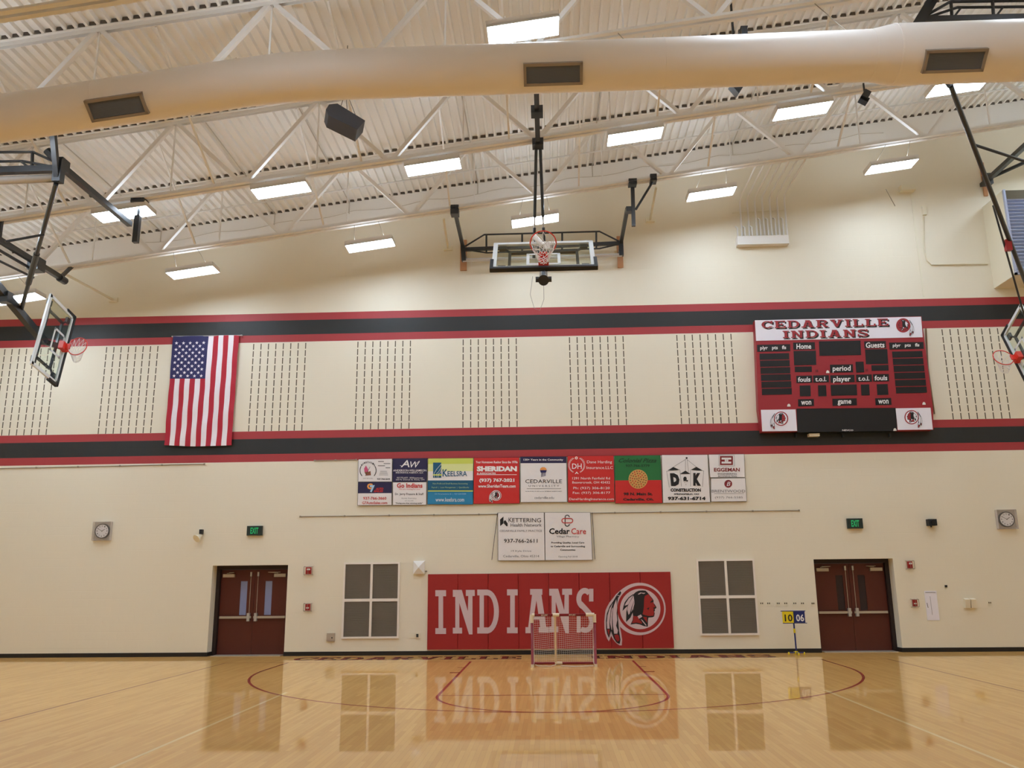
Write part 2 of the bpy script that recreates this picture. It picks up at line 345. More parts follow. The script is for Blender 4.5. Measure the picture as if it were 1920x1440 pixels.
b = MB(); b.box(X0, X1, YB, D+1.2, -0.2, 0, 'maple_floor')
z = 0.0012
def fquad(pts, m, zz=z): b.poly([(x, y, zz) for x, y in pts], m)
def fline(x0, y0, x1, y1, w_, m, zz=z):
    L = math.hypot(x1-x0, y1-y0); nx, ny = -(y1-y0)/L*w_/2, (x1-x0)/L*w_/2
    fquad([(x0+nx, y0+ny), (x1+nx, y1+ny), (x1-nx, y1-ny), (x0-nx, y0-ny)], m, zz)
def farc(cx, cy_, r, a0, a1, w_, m, n=72, zz=z):
    an = [math.radians(a0+(a1-a0)*i/n) for i in range(n+1)]
    for p, q in zip(an, an[1:]):
        fquad([(cx+(r-w_/2)*math.cos(p), cy_+(r-w_/2)*math.sin(p)), (cx+(r+w_/2)*math.cos(p), cy_+(r+w_/2)*math.sin(p)), (cx+(r+w_/2)*math.cos(q), cy_+(r+w_/2)*math.sin(q)), (cx+(r-w_/2)*math.cos(q), cy_+(r-w_/2)*math.sin(q))], m, zz)
BL = 20.22                                             # baseline of the main court
for s_ in (-1, 1):
    fline(CX+s_*1.83, BL, CX+s_*1.83, BL-5.8, 0.05, 'line_red')
    fline(CX+s_*6.02, BL, CX+s_*6.02, BL-1.6, 0.05, 'line_red')
    fline(CX+s_*7.47, BL, CX+s_*7.47, YB+1, 0.05, 'line_brown')
    fline(CX+s_*4.44, 14.9, CX+s_*4.44, YB+1, 0.05, 'line_white')
    fline(CX+s_*1.84, 17.87, CX+s_*2.04, 17.87, 0.12, 'line_red')
    fline(CX+s_*1.84, 18.9, CX+s_*1.99, 18.9, 0.05, 'line_red')
fline(CX-7.47, BL, CX+7.47, BL, 0.05, 'line_brown'); fline(CX-1.83, BL-5.8, CX+1.83, BL-5.8, 0.05, 'line_red', z+0.0004)
farc(CX, BL-1.6, 6.02, 180, 360, 0.05, 'line_red'); farc(CX, BL-5.8, 1.83, 180, 360, 0.05, 'line_red', 40, z+0.0008)
class FloorArt(Art):
    def P(s, x, y, d=0.0): return Vector((x, y, z+0.0005+d*0.1))
fa = FloorArt(b, 0, 0, 1, 0)
fa.slab('CEDARVILLE', -3.9, 21.5, 1.5, 20.72, 'line_black', 0.002); fa.slab('CEDARVILLE', -3.94, 21.52, 1.46, 20.75, 'line_red', 0.005)
fa.slab('INDIANS', 3.1, 21.5, 7.4, 20.72, 'line_black', 0.002); fa.slab('INDIANS', 3.06, 21.52, 7.36, 20.75, 'line_red', 0.005)
struct(b.build('floor'))

# end wall with door openings, sloped top and slotted sound-absorbing blocks
b = MB(); T = 0.55
xs = [X0, DOORS[0][0], DOORS[0][1], DOORS[1][0], DOORS[1][1], X1]
for i in range(5):
    a0, a1 = xs[i], xs[i+1]; zb = 0 if i % 2 == 0 else 2.225
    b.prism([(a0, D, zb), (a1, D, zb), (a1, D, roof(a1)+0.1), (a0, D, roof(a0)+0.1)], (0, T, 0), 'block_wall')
for g0 in (-62, -48, -28, -14, 0, 14, 28, 62):
    for c in range(8):
        x = (g0+c)*COURSE
        for r in range(12):
            zc = (28+r+0.42)*COURSE; hh = 0.082 if r else 0.082
            b.box(x-0.0125, x+0.0125, D-0.002, D+0.01, zc-hh, zc+hh, 'slot_dark')
struct(b.build('wall_back'))
b = MB(); b.box(X0-0.3, X0, YB, D+T, 0, roof(X0)+0.5, 'block_plain'); struct(b.build('wall_left'))
b = MB(); b.box(X1, X1+0.3, YB, D+T, 0, roof(X1)+0.5, 'block_plain'); struct(b.build('wall_right'))
b = MB(); b.prism([(X0, YB-0.3, 0), (X1, YB-0.3, 0), (X1, YB-0.3, roof(X1)+0.4), (X0, YB-0.3, roof(X0)+0.4)], (0, 0.3, 0), 'block_plain'); struct(b.build('wall_front'))
b = MB()
for i in (0, 2, 4):
    if i == 2: b.box(xs[2], -0.87, D-0.012, D, 0, 0.10, 'base_black'); b.box(-0.87, 5.21, D-0.012, D, 0, 0.10, 'base_black'); b.box(5.21, xs[3], D-0.012, D, 0, 0.10, 'base_black')
    else: b.box(xs[i], xs[i+1], D-0.012, D, 0, 0.10, 'base_black')
for x0_, x1_, _ in DOORS: b.box(x0_, x0_+0.012, D, D+0.30, 0, 0.10, 'base_black'); b.box(x1_-0.012, x1_, D, D+0.30, 0, 0.10, 'base_black')
struct(b.build('baseboard_back'))

# roof deck: deep ribbed steel, ribs run towards the end wall
b = MB(); P_ = COURSE; n = int((X1-X0)/P_)
for i in range(n):
    x = X0+i*P_
    prof = [(x, 0.076), (x+0.125, 0.076), (x+0.14, 0.0), (x+0.188, 0.0), (x+P_, 0.076)]
    vs = []
    for yy in (YB, D+T):
        vs += [(px_, yy, roof(px_)+dz) for px_, dz in prof]
    b.add(vs, [(k, k+1, k+6, k+5) for k in range(4)], 'deck_white')
for i in range(n):                                      # dark boxes painting in the shade of the rib openings over every support
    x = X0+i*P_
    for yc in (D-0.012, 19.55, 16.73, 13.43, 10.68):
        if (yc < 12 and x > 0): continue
        b.box(x+0.004, x+0.128, yc, yc+0.01, roof(x)+0.012, roof(x)+0.082, 'rib_shade')
b.prism([(X0, YB, roof(X0)+0.15), (X1, YB, roof(X1)+0.15), (X1, YB, roof(X1)+0.2), (X0, YB, roof(X0)+0.2)], (0, D+T-YB, 0), 'deck_white')
struct(b.build('ceiling'))

# doors -------------------------------------------------------------
def door(idx, x0, x1, h, lit):
    yf = D+0.40
    t = struct(empty('door_%d' % idx, ((x0+x1)/2, yf, 0)))
    t['label'] = ('double wooden door with two light blue glass panes beside the flag side exit' if lit else 'double wooden door with two dark glass panes right of the scorekeeping stand')
    b = MB()
    b.box(x0, x0+0.09, D+0.30, yf+0.1, 0, h, 'door_frame'); b.box(x1-0.09, x1, D+0.30, yf+0.1, 0, h, 'door_frame'); b.box(x0+0.09, x1-0.09, D+0.30, yf+0.1, h-0.1, h, 'door_frame')
    b.box(x0+0.09, x1-0.09, D+0.0, yf+0.1, 0, 0.012, 'brushed')
    b.build('door_frame', t)
    mid = (x0+x1)/2; w0 = x0+0.095; w1 = x1-0.095
    for s_, a0, a1 in ((-1, w0, mid-0.004), (1, mid+0.004, w1)):
        zt, zb = 1.83, 0.98
        gx0, gx1 = (a1-0.36, a1-0.18) if s_ < 0 else (a0+0.28, a0+0.46)
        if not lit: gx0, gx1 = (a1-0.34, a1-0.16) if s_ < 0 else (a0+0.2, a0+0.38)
        b = MB()
        b.box(a0, gx0, yf, yf+0.045, 0.012, h-0.105, 'door_wood'); b.box(gx1, a1, yf, yf+0.045, 0.012, h-0.105, 'door_wood')
        b.box(gx0, gx1, yf, yf+0.045, 0.012, zb, 'door_wood'); b.box(gx0, gx1, yf, yf+0.045, zt, h-0.105, 'door_wood')
        leaf = b.build('door_leaf', t)
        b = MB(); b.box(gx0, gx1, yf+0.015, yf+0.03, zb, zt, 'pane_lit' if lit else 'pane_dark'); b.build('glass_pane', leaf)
        b = MB(); b.box(a0+0.03, a1-0.03, yf-0.07, yf-0.03, 0.9, 0.955, 'brushed'); b.box(a0+0.03, a0+0.07, yf-0.035, yf, 0.9, 0.955, 'brushed'); b.box(a1-0.07, a1-0.03, yf-0.035, yf, 0.9, 0.955, 'brushed')
        ex = a1-0.09 if s_ < 0 else a0+0.09
        b.box(ex-0.035, ex+0.035, yf-0.09, yf, 0.83, 1.03, 'silver'); b.build('push_bar', leaf)
        b = MB(); b.tube([(ex, yf-0.025, 1.02), (ex, yf-0.025, 2.0)], 0.007, 'brushed'); b.box(ex-0.02, ex+0.02, yf-0.04, yf, 1.95, 2.06, 'silver'); b.build('latch_rod', leaf)
        cx0 = a0+0.06 if s_ < 0 else a1-0.36
        b = MB(); b.box(cx0, cx0+0.3, yf-0.07, yf, 1.93, 2.01, 'brushed'); b.bar((cx0+0.1, yf-0.05, 2.03), (cx0+0.32*(1 if s_ < 0 else -0.4), yf-0.16, 2.05), 0.02, 0.012, 'brushed'); b.bar((cx0+0.15, yf-0.02, 2.05), (cx0+0.32*(1 if s_ < 0 else -0.4), yf-0.16, 2.05), 0.02, 0.012, 'brushed')
        b.build('door_closer', leaf)
    return t
door(1, *DOORS[0], True); door(2, *DOORS[1], False)

# roof joists ---------------------------------------------------------
def joist(y, label):
    t = empty('roof_joist', (CX, y, roof(CX)-0.9)); tag(t, label, 'roof joist', 'open-web roof joists')
    b = MB()
    for s_ in (-1, 1):
        b.bar((X0, y+s_*0.045, roof(X0)-0.045), (X1, y+s_*0.045, roof(X1)-0.045), 0.012, 0.09, 'steel_white'); b.bar((X0, y+s_*0.06, roof(X0)-0.008), (X1, y+s_*0.06, roof(X1)-0.008), 0.1, 0.012, 'steel_white')
    b.build('top_chord', t)
    b = MB()
    for s_ in (-1, 1):
        b.bar((X0, y+s_*0.045, roof(X0)-1.735), (X1, y+s_*0.045, roof(X1)-1.735), 0.012, 0.09, 'steel_white'); b.bar((X0, y+s_*0.075, roof(X0)-1.785), (X1, y+s_*0.075, roof(X1)-1.785), 0.09, 0.012, 'steel_white')
    b.build('bottom_chord', t)
    for k in range(-5, 6):
        xt = 0.5+3.2*k
        for s_ in (-1, 1):
            xb = xt+s_*1.6
            if not (X0 < xb < X1 and X0 < xt < X1): continue
            b = MB(); b.bar((xt+s_*0.06, y, roof(xt)-0.07), (xb-s_*0.06, y, roof(xb)-1.72), 0.085, 0.095, 'steel_white', up=(0, 1, 0)); b.build('web', t)
        xb = xt+1.6
        if X0 < xt < X1: b = MB(); b.box(xt-0.015, xt+0.015, y-0.015, y+0.015, roof(xt)-1.72, roof(xt)-0.06, 'steel_white'); b.build('web_post', t)
    return t
JY = [19.67, 16.85, 13.55, 10.8]
JL = ['white roof joist nearest the end wall, above the wall row of lamps', 'second white roof joist from the end wall, carrying the hoist beam',
      'white roof joist hidden in part behind the big round duct', 'white roof joist crossing the top left corner, nearest the viewer']
JO = [joist(y, l) for y, l in zip(JY, JL)]

# thin pipes and rods under the deck
b = MB(); yy = 20.95; b.tube([(X0, yy, roof(X0)-0.12), (X1, yy, roof(X1)-0.12)], 0.022, 'steel_white', 8)
tag(b.build('sprinkler_pipe', smooth=True), 'thin white pipe under the deck between the end wall and the nearest joist', 'pipe')
k_ = 0
for y0, y1, xl in ((16.95, 19.55, [-9.6, -6.45, -3.25, -0.1, 3.1, 6.3, 9.5]), (13.65, 16.75, [-8.1, -4.9, -1.7, 1.5, 4.7, 8.0])):
    for x in xl:
        b = MB(); b.bar((x, y0, roof(x)-0.06), (x, y1, roof(x)-1.7), 0.04, 0.04, 'steel_white')
        b.build('bridging_rod', JO[0 if y0 > 15 else 1])
for x, nth in ((-8.5, 'first'), (-5.3, 'second'), (-3.2, 'third'), (0.4, 'fourth'), (3.6, 'fifth'), (7.5, 'last')):
    b = MB(); b.tube([(x, 17.0, roof(x)-0.03), (x, 21.95, roof(x)-0.03)], 0.014, 'pipe_pale', 6); b.tube([(x, 21.93, roof(x)-0.03), (x, 21.93, roof(x)-0.35)], 0.014, 'pipe_pale', 6)
    tag(b.build('conduit', smooth=True), nth+' thin grey under-deck conduit from the left, running to the end wall', 'conduit', 'conduits under the deck')
b = MB(); pts = []
for i in range(60):
    x = -9+i*0.35; pts.append((x, D-0.09, roof(x)-0.3-0.1*abs(math.sin(i*0.55))))
b.tube(pts, 0.009, 'pipe_pale', 5); tag(b.build('cable', smooth=True), 'sagging grey cable looped along the top of the end wall', 'cable')

# high-bay lamps -------------------------------------------------------
slope_ax = Vector((1, 0, SLOPE)).normalized(); up_ax = Vector((-SLOPE, 0, 1)).normalized(); yax = Vector((0, 1, 0))
def lamp(x, y, d, label, group):
    zc = roof(x)-d; c = Vector((x, y, zc))
    t = empty('ceiling_lamp', c); tag(t, label, 'ceiling lamp', group)
    b = MB(); b.obox(c+up_ax*0.05, (slope_ax, yax, up_ax), (0.605, 0.255, 0.045), 'white_plastic')
    for s_ in (-1, 1): b.obox(c+yax*s_*0.25-up_ax*0.005, (slope_ax, yax, up_ax), (0.605, 0.005, 0.02), 'white_plastic'); b.obox(c+slope_ax*s_*0.6-up_ax*0.005, (slope_ax, yax, up_ax), (0.005, 0.255, 0.02), 'white_plastic')
    b.build('housing', t)
    tw, to = (0.17, 0) if d > 2 else (0.09, 0.14)
    b = MB(); b.prism([c+slope_ax*sx*0.5+yax*(sy*tw+to)+up_ax*0.097 for sx, sy in ((-1, -1), (-1, 1), (1, 1), (1, -1))], up_ax*0.004, 'lamp_top_glow'); b.build('top_lens', t)
    b = MB(); p = [c+slope_ax*sx*0.585+yax*sy*0.24-up_ax*0.004 for sx, sy in ((-1, -1), (-1, 1), (1, 1), (1, -1))]
    b.prism(p, up_ax*0.006, 'lamp_glow'); b.build('diffuser', t)
    b = MB(); ty = min(JY, key=lambda q: abs(q-y)); top = d-1.8
    for s_ in (-1, 1):
        if top > 0.02:
            a = c+slope_ax*s_*0.4+up_ax*0.09; q = Vector((x+s_*0.3, ty if abs(ty-y) < 1 else y, roof(x+s_*0.3)-1.79)); b.tube([a, q], 0.006, 'wire_grey', 5)
    if d > 2.2:
        a = c+slope_ax*0.2+up_ax*0.09
        b.tube([a+Vector((0.1, 0, 0)), a+Vector((-0.05, 0, 0.12)), a+Vector((-0.25, 0, 0.14)), a+Vector((-0.4, 0, 0.3)), a+Vector((-0.45, 0, 0.48))], 0.006, 'wire_grey', 5)
    if len(b.v): b.build('hanger_wire', t)
    return t
R1 = [-15.8, -11.25, -6.74, -2.20, 2.0, 6.47, 11.02, 15.4]
L1 = ['', 'white lamp at the left edge of the wall row, behind the left hoop', 'white lamp hanging above the flag, in the row along the end wall',
      'white lamp in the wall row, between the flag and the middle hoop', 'white lamp in the wall row, just above the middle hoop', 'white lamp in the wall row, beside the white wireway tray',
      'white lamp in the wall row, above the scoreboard', '']
for x, l in zip(R1, L1): lamp(x, 20.2, 2.15, l or 'white lamp of the wall row, outside the photo at the %s' % ('left' if x < 0 else 'right'), 'lamps in the row along the end wall')
R2 = [-13.8, -10.4, -6.96, -3.50, -0.17, 4.23, 7.87, 11.23, 14.6, 17.9]
L2 = {2: 'white lamp crossed by the black diagonal tube of the left hoop', 3: 'white lamp below left of the black hanging loudspeaker', 4: 'white lamp left of the hoist post of the middle hoop',
      5: 'white lamp right of the hoist post of the middle hoop', 6: 'white lamp below the dark spotlight hanging at the duct', 7: 'white lamp under the duct at the right, crossed by a black rod'}
for i, x in enumerate(R2): lamp(x, 17.0, 1.95, L2.get(i, 'white lamp of the second row, outside the photo, %s' % {0: 'far left', 1: 'near left', 8: 'near right', 9: 'far right'}.get(i)), 'lamps in the second row from the end wall')
R3 = [-12, -7.5, -2.6, 1.93, 5.75, 10.6, 15.2]
L3 = {3: 'white lamp partly hidden by the top edge of the duct, at the middle', 4: 'white lamp cut by the top edge of the photo, right of the middle'}
for i, x in enumerate(R3): lamp(x, 12.55 if i != 4 else 12.0, 2.1, L3.get(i, 'white lamp of the third row, out of sight, %s' % {0: 'far left', 1: 'behind the left duct', 2: 'behind the duct bend', 5: 'near right', 6: 'far right'}.get(i)), 'lamps in the third row from the end wall')
for y, ry in ((9.2, 'in the row just ahead of the viewer'), (3.6, 'in the row above the viewer'), (-2.0, 'in the row behind the viewer')):
    for x, rx in ((-9, 'far left'), (-2, 'left'), (6.5, 'right'), (13, 'far right')): lamp(x, y, 2.1, 'white lamp outside the photo, %s, %s' % (rx, ry), 'lamps above the near half of the court')

# round supply duct ----------------------------------------------------
DY = 12.1
axis = [(-15.8, 7.93, .37), (-6.5, 9.13, .37), (-2.6, 9.63, .375), (-1.75, 9.70, .38), (-1.0, 9.72, .385), (1.07, 9.72, .385), (4.1, 9.72, .39), (7.35, 9.74, .39), (7.7, 9.74, .46), (10.5, 9.74, .46), (19.4, 9.85, .46)]
t = empty('air_duct', (CX, DY, 9.72)); tag(t, 'huge round cream painted air duct crossing below the roof with dark grilles', 'duct')
b = MB(); b.tube([(x, DY, zz) for x, zz, r in axis], [r for _, _, r in axis], 'duct_paint', 48); b.build('duct_body', t, smooth=True)
def duct_at(x):
    for (x0, z0, r0), (x1, z1, r1) in zip(axis, axis[1:]):
        if x0 <= x <= x1:
            u = (x-x0)/(x1-x0); return z0+(z1-z0)*u, r0+(r1-r0)*u, Vector((x1-x0, 0, z1-z0)).normalized()
for x in (-11.0, -9.2, -4.9, -2.62, -1.75, -1.0, 1.05, 4.15, 7.35, 7.7, 11.5, 15):
    zz, r, ax = duct_at(x+1e-4); b = MB(); b.tube([Vector((x, DY, zz))-ax*0.012, Vector((x, DY, zz))+ax*0.012], r+0.004, 'duct_paint', 48); b.build('seam_band', t, smooth=False)
for x in (-14, -10.4, -4.50, 2.40, 8.47, 15.5):
    zz, r, ax = duct_at(x); phi = math.radians(47)
    nrm = Vector((0, -math.cos(phi), -math.sin(phi))); nrm = (nrm-ax*nrm.dot(ax)).normalized(); tv = ax.cross(nrm)
    c = Vector((x, DY, zz))+nrm*(r-0.03)
    b = MB(); W_, H_ = 0.415, 0.128
    for s_ in (-1, 1):
        b.obox(c+ax*s_*(W_+0.02)+nrm*0.02, (ax, tv, nrm), (0.022, H_+0.04, 0.05), 'grille_frame'); b.obox(c+tv*s_*(H_+0.02)+nrm*0.02, (ax, tv, nrm), (W_+0.042, 0.022, 0.05), 'grille_frame')
    fr_ = b.build('grille_frame', t)
    b = MB(); b.obox(c+nrm*0.02, (ax, tv, nrm), (W_, H_, 0.01), 'grille_dark')
    for k in range(13): b.obox(c+tv*(-H_+0.012+k*0.0190)+nrm*0.045, (ax, tv+nrm*0.5, nrm), (W_, 0.009, 0.003), 'grille_dark')
    b.build('grille_slats', fr_, label='dark grey slats')
for x in (-13, -8.2, -3.4, 0.2, 3.6, 7.1, 11.8, 16):
    zz, r, ax = duct_at(x); b = MB()
    b.tube([(x, DY, zz+r), (x, 13.55, roof(x)-1.74)], 0.008, 'wire_grey', 5); b.build('hanger_wire', t)

# ================================================================== basketball hoops
def board_assembly(t, ctr, a, bb, n):
    """a along the bottom edge, bb towards the bottom edge, n out of the face"""
    a, bb, n, ctr = Vector(a).normalized(), Vector(bb).normalized(), Vector(n).normalized(), Vector(ctr)
    W2, H2 = 0.915, 0.535
    ax = (a, bb, n)
    m = MB()
    for s_ in (-1, 1):
        m.obox(ctr+a*s_*(W2-0.03), ax, (0.04, H2, 0.022), 'board_white'); m.obox(ctr+bb*s_*(H2-0.03), ax, (W2, 0.04, 0.022), 'board_white')
    m.build('backboard_frame', t)
    m = MB(); m.obox(ctr, ax, (W2-0.06, H2-0.06, 0.006), 'clear_glass'); m.build('glass_pane', t)
    m = MB(); c2 = ctr+bb*(H2-0.36)+n*0.008
    for s_ in (-1, 1):
        m.obox(c2+a*s_*0.28, ax, (0.026, 0.23, 0.002), 'board_white'); m.obox(c2+bb*s_*0.205, ax, (0.305, 0.026, 0.002), 'board_white')
    m.build('target_square', t)
    m = MB(); m.obox(ctr+bb*(H2+0.012), ax, (W2+0.03, 0.035, 0.04), 'black_rubber')
    for s_ in (-1, 1): m.obox(ctr+a*s_*(W2+0.012)+bb*(H2-0.15), ax, (0.03, 0.19, 0.04), 'black_rubber')
    m.build('edge_pad', t)
    mt = ctr+bb*(H2-0.18)
    m = MB(); m.obox(mt+n*0.06, ax, (0.09, 0.12, 0.06), 'rim_red'); m.obox(mt+n*0.16, ax, (0.07, 0.02, 0.06), 'rim_red'); m.build('rim_bracket', t)
    rc = mt+n*0.40
    m = MB(); m.tube([rc+a*0.228*math.cos(k*math.pi/16)+n*0.228*math.sin(k*math.pi/16) for k in range(32)], 0.011, 'rim_red', 8, closed=True)
    rim = m.build('rim', t, smooth=True)
    m = MB(); low = rc+Vector((0, 0, -0.40))*(0.75 if abs(n.x) > .5 else 0.72)+bb*0.03
    dirs = [(a*math.cos(k*math.pi/6)+n*math.sin(k*math.pi/6)) for k in range(12)]
    L0 = [rc+d*0.225 for d in dirs]; L3_ = [low+d*0.10 for d in dirs]
    lev = [L0]+[[p.lerp(q, f)+(low-p.lerp(q, f))*0.25*math.sin(f*3.14)*0.4 for p, q in zip(L0, L3_)] for f in (0.3, 0.55, 0.78, 1.0)]
    for i in range(4):
        for k in range(12):
            j = (k+1) % 12
            if i % 2: m.tube([lev[i][k], lev[i+1][j]], 0.006, 'net_white', 4); m.tube([lev[i][j], lev[i+1][k]], 0.006, 'net_white', 4)
            else: m.tube([lev[i][k], lev[i+1][k]], 0.006, 'net_white', 4); m.tube([lev[i][k], lev[i+1][j]], 0.006, 'net_white', 4)
    m.build('net', rim)
    m = MB()   # rear support frame
    for s_ in (-1, 1): m.bar(ctr+a*s_*0.62-bb*0.3-n*0.09, ctr+a*s_*0.62+bb*0.3-n*0.09, 0.05, 0.05, 'black_steel', up=n)
    m.bar(ctr-a*0.62-bb*0.3-n*0.09, ctr+a*0.62-bb*0.3-n*0.09, 0.05, 0.05, 'black_steel', up=n); m.bar(ctr-a*0.62+bb*0.3-n*0.09, ctr+a*0.62+bb*0.3-n*0.09, 0.05, 0.05, 'black_steel', up=n)
    for s_ in (-1, 1):
        for q in (-1, 1): m.obox(ctr+a*s_*0.75+bb*q*0.42-n*0.045, ax, (0.07, 0.07, 0.03), 'black_steel')
        for q in (-1, 1): m.bar(ctr+a*s_*0.62+bb*q*0.3-n*0.07, ctr+a*s_*0.78+bb*q*0.44-n*0.05, 0.04, 0.03, 'black_steel', up=n)
    m.build('rear_frame', t)
    return mt

# middle hoop, swung up in front of the end wall
t = empty('basketball_hoop', (2.195, 14.3, 7.3)); tag(t, 'basketball hoop folded up at the middle of the room, seen from below', 'basketball hoop')
nn = Vector((0, -0.727, 0.687)); bbv = Vector((0, -0.687, -0.727))
ctr = Vector((2.195, 14.64, 7.56))
mt = board_assembly(t, ctr, (-1, 0, 0), bbv, nn)
hub = Vector((2.19, 14.22, 6.93)); hinge = at_y(1018, 470, 21.45); hinge.x = 2.19
b = MB(); b.tube([hub, hinge], 0.075, 'black_steel', 16); b.tube([hub+Vector((-0.14, 0.05, 0.03)), hub+Vector((0.14, 0.05, 0.03))], 0.05, 'black_steel', 12)
dm = (hinge-hub).normalized(); b.tube([hub-dm*0.05, hub+dm*0.01], 0.095, 'black_steel', 16); b.bar(hub+dm*0.05, mt-nn*0.02, 0.16, 0.06, 'black_steel', up=(1, 0, 0)); b.build('mast', t, smooth=False)
mastP = lambda y: hub+dm*((y-hub.y)/dm.y)
b = MB()
Y_ = 21.5
def F2(x, y): return at_y(x, y, Y_)
b.bar(F2(868, 468), F2(1166, 456), 0.09, 0.09, 'black_steel')
b.tube([F2(872, 462), F2(908, 440), F2(1124, 434), F2(1160, 452)], 0.024, 'black_steel'); b.tube([F2(872, 468), F2(912, 474), F2(1124, 466), F2(1160, 458)], 0.022, 'black_steel')
for xx in (912, 979, 1054, 1118): b.tube([F2(xx, 440-(xx-908)*0.028), F2(xx, 474-(xx-912)*0.035)], 0.026, 'black_steel')
b.build('hinge_frame', t)
b = MB(); b.tube([F2(868, 488), F2(1166, 478)], 0.05, 'silver'); b.build('pivot_tube', t, label='silver pivot tube')
for xa, ya, xb, yb in ((868, 462, 870, 490), (1164, 452, 1165, 480)):
    b = MB(); b.bar(F2(xa, ya), F2(xb, yb), 0.12, 0.12, 'black_steel'); p_ = F2((xa+xb)/2, (ya+yb)/2); b.box(p_.x-0.05, p_.x+0.05, p_.y, D-0.04, p_.z-0.05, p_.z+0.05, 'black_steel'); b.build('wall_bracket', t)
for x0, y0, x1, y1 in ((863, 450, 875, 507), (1156, 443, 1169, 501)):
    b = MB(); p = at_y(x0, y0, D-0.04); q = at_y(x1, y1, D-0.04); b.box(p.x, q.x, D-0.05, D-0.001, q.z, p.z, 'wood_block'); b.build('wood_block', t, label='bare wood mounting block')
chord = lambda x: roof(x)-1.80
xl = at_y(853, 400, 19.67).x; xr = at_y(1186, 350, 19.67).x; xr2 = at_y(1225, 347, 19.67).x
b = MB(); b.bar((xl, 19.67, chord(xl)-0.02), F2(868, 462), 0.09, 0.09, 'black_steel'); b.box(xl-0.1, xl+0.1, 19.55, 19.79, chord(xl)-0.14, chord(xl)+0.1, 'black_steel'); b.build('brace', t)
b = MB(); pr_ = Vector((xr, 19.67, chord(xr))); b.bar(at_y(1176, 392, 19.9), F2(1164, 456), 0.09, 0.09, 'black_steel'); b.build('brace', t)
b = MB(); b.bar(at_y(1186, 352, 19.67), at_y(1188, 424, 19.67), 0.09, 0.09, 'black_steel'); b.box(xr-0.1, xr+0.1, 19.55, 19.79, chord(xr)-0.06, chord(xr)+0.08, 'black_steel'); b.obox(at_y(1181, 394, 19.75), ((1, 0, 0), (0, 1, 0), (0, 0, 1)), (0.1, 0.1, 0.06), 'black_steel'); b.build('drop_post', t)
b = MB(); b.tube([at_y(1192, 393, 19.67), (xr2, 19.67, chord(xr2)-0.02)], 0.03, 'black_steel'); b.box(xr2-0.08, xr2+0.08, 19.55, 19.79, chord(xr2)-0.06, chord(xr2)+0.12, 'black_steel'); b.build('brace', t)
b = MB(); b.bar((2.12, 13.4, roof(2.12)-1.86), (2.12, 17.0, roof(2.12)-1.86), 0.1, 0.1, 'black_steel')
for y, s_ in ((13.55, 1), (15.55, 1), (16.85, 1)): b.box(2.0, 2.24, y-0.12, y+0.12, roof(2.12)-1.95, roof(2.12)-1.79, 'black_steel')
b.build('hoist_beam', t)
for px0, px1 in ((2.08, 1.98), (2.17, 2.22)):
    b = MB(); a_ = Vector((px0, 16.95, roof(2.12)-1.95)); e_ = mastP(17.9)+Vector((px1-2.19, 0, 0.1)); m_ = a_.lerp(e_, 0.62)
    b.tube([a_, m_], 0.034, 'black_steel'); b.tube([m_, m_.lerp(e_, 0.25)], 0.020, 'silver'); b.tube([m_.lerp(e_, 0.25), e_], 0.034, 'black_steel'); b.build('fold_strut', t)
b = MB(); q0 = Vector((2.02, 14.9, 8.05)); b.tube([q0, q0+Vector((0.17, -0.05, -0.22))], 0.05, 'white_plastic', 12); b.box(2.19, 2.33, 14.85, 14.97, 7.76, 7.9, 'white_plastic'); b.build('height_adjuster', t, label='white height adjuster')
b = MB(); p0 = mastP(14.9)+Vector((-0.2, 0, 0)); b.tube([p0, p0+Vector((-0.05, 0, -0.35)), p0+Vector((0.02, 0, -0.62)), p0+Vector((0.12, 0, -0.66)), p0+Vector((0.2, 0, -0.45)), p0+Vector((0.2, 0, -0.1))], 0.004, 'wire_grey', 5); b.build('pull_cord', t)

# left hoop, swung sideways, its board stands on end
t = empty('basketball_hoop', (-9.29, 18.75, 7.4)); tag(t, 'basketball hoop at the left edge of the photo, its backboard turned on end', 'basketball hoop')
a_, b_, n_ = Vector((0, -0.2335, -0.9724)), Vector((0, 0.9724, -0.2335)), Vector((1, 0, 0))
mt = board_assembly(t, (-9.29, 18.73, 7.38), a_, b_, n_)
XM = -9.60
m0 = Vector((XM, 18.9, 7.37)); m1 = Vector((XM, 17.3, 7.93)); m2 = Vector((XM, 14.6, 9.0))
b = MB(); b.bar(m0, m2, 0.14, 0.16, 'black_steel'); b.bar(m0, mt-n_*0.01, 0.09, 0.12, 'black_steel'); b.obox(m1, ((1, 0, 0), (0, 1, 0), (0, 0, 1)), (0.12, 0.1, 0.12), 'black_steel'); b.build('mast', t)
b = MB(); b.bar((XM, 13.2, 9.1), (XM, 19.35, 9.1), 0.1, 0.12, 'black_steel'); b.tube([(XM, 19.2, 9.08), (XM, 19.45, 9.08)], 0.09, 'black_steel', 12); b.box(XM-0.13, XM+0.13, 18.1, 18.4, 8.9, 9.2, 'black_steel')
b.tube([(XM-0.35, 13.2, 9.05), (XM-0.1, 18.3, 8.95)], 0.035, 'black_steel'); b.tube([(XM-0.3, 13.4, 8.6), (XM, 18.2, 8.72)], 0.028, 'black_steel'); b.build('pivot_beam', t)
for y in (13.55, 16.85, 19.3):
    b = MB(); yj = min(JY, key=lambda q: abs(q-y)); b.bar((XM, y, 9.16), (XM, yj, chord(XM)+0.05), 0.07, 0.07, 'black_steel'); b.build('hanger_post', t)
XE = -6.78
b = MB(); b.bar((XE, 14.1, 9.42), (XE, 16.95, 9.42), 0.11, 0.11, 'black_steel'); b.box(XE-0.09, XE+0.09, 14.15, 14.4, 9.32, 9.55, 'black_steel'); b.build('fold_arm', t)
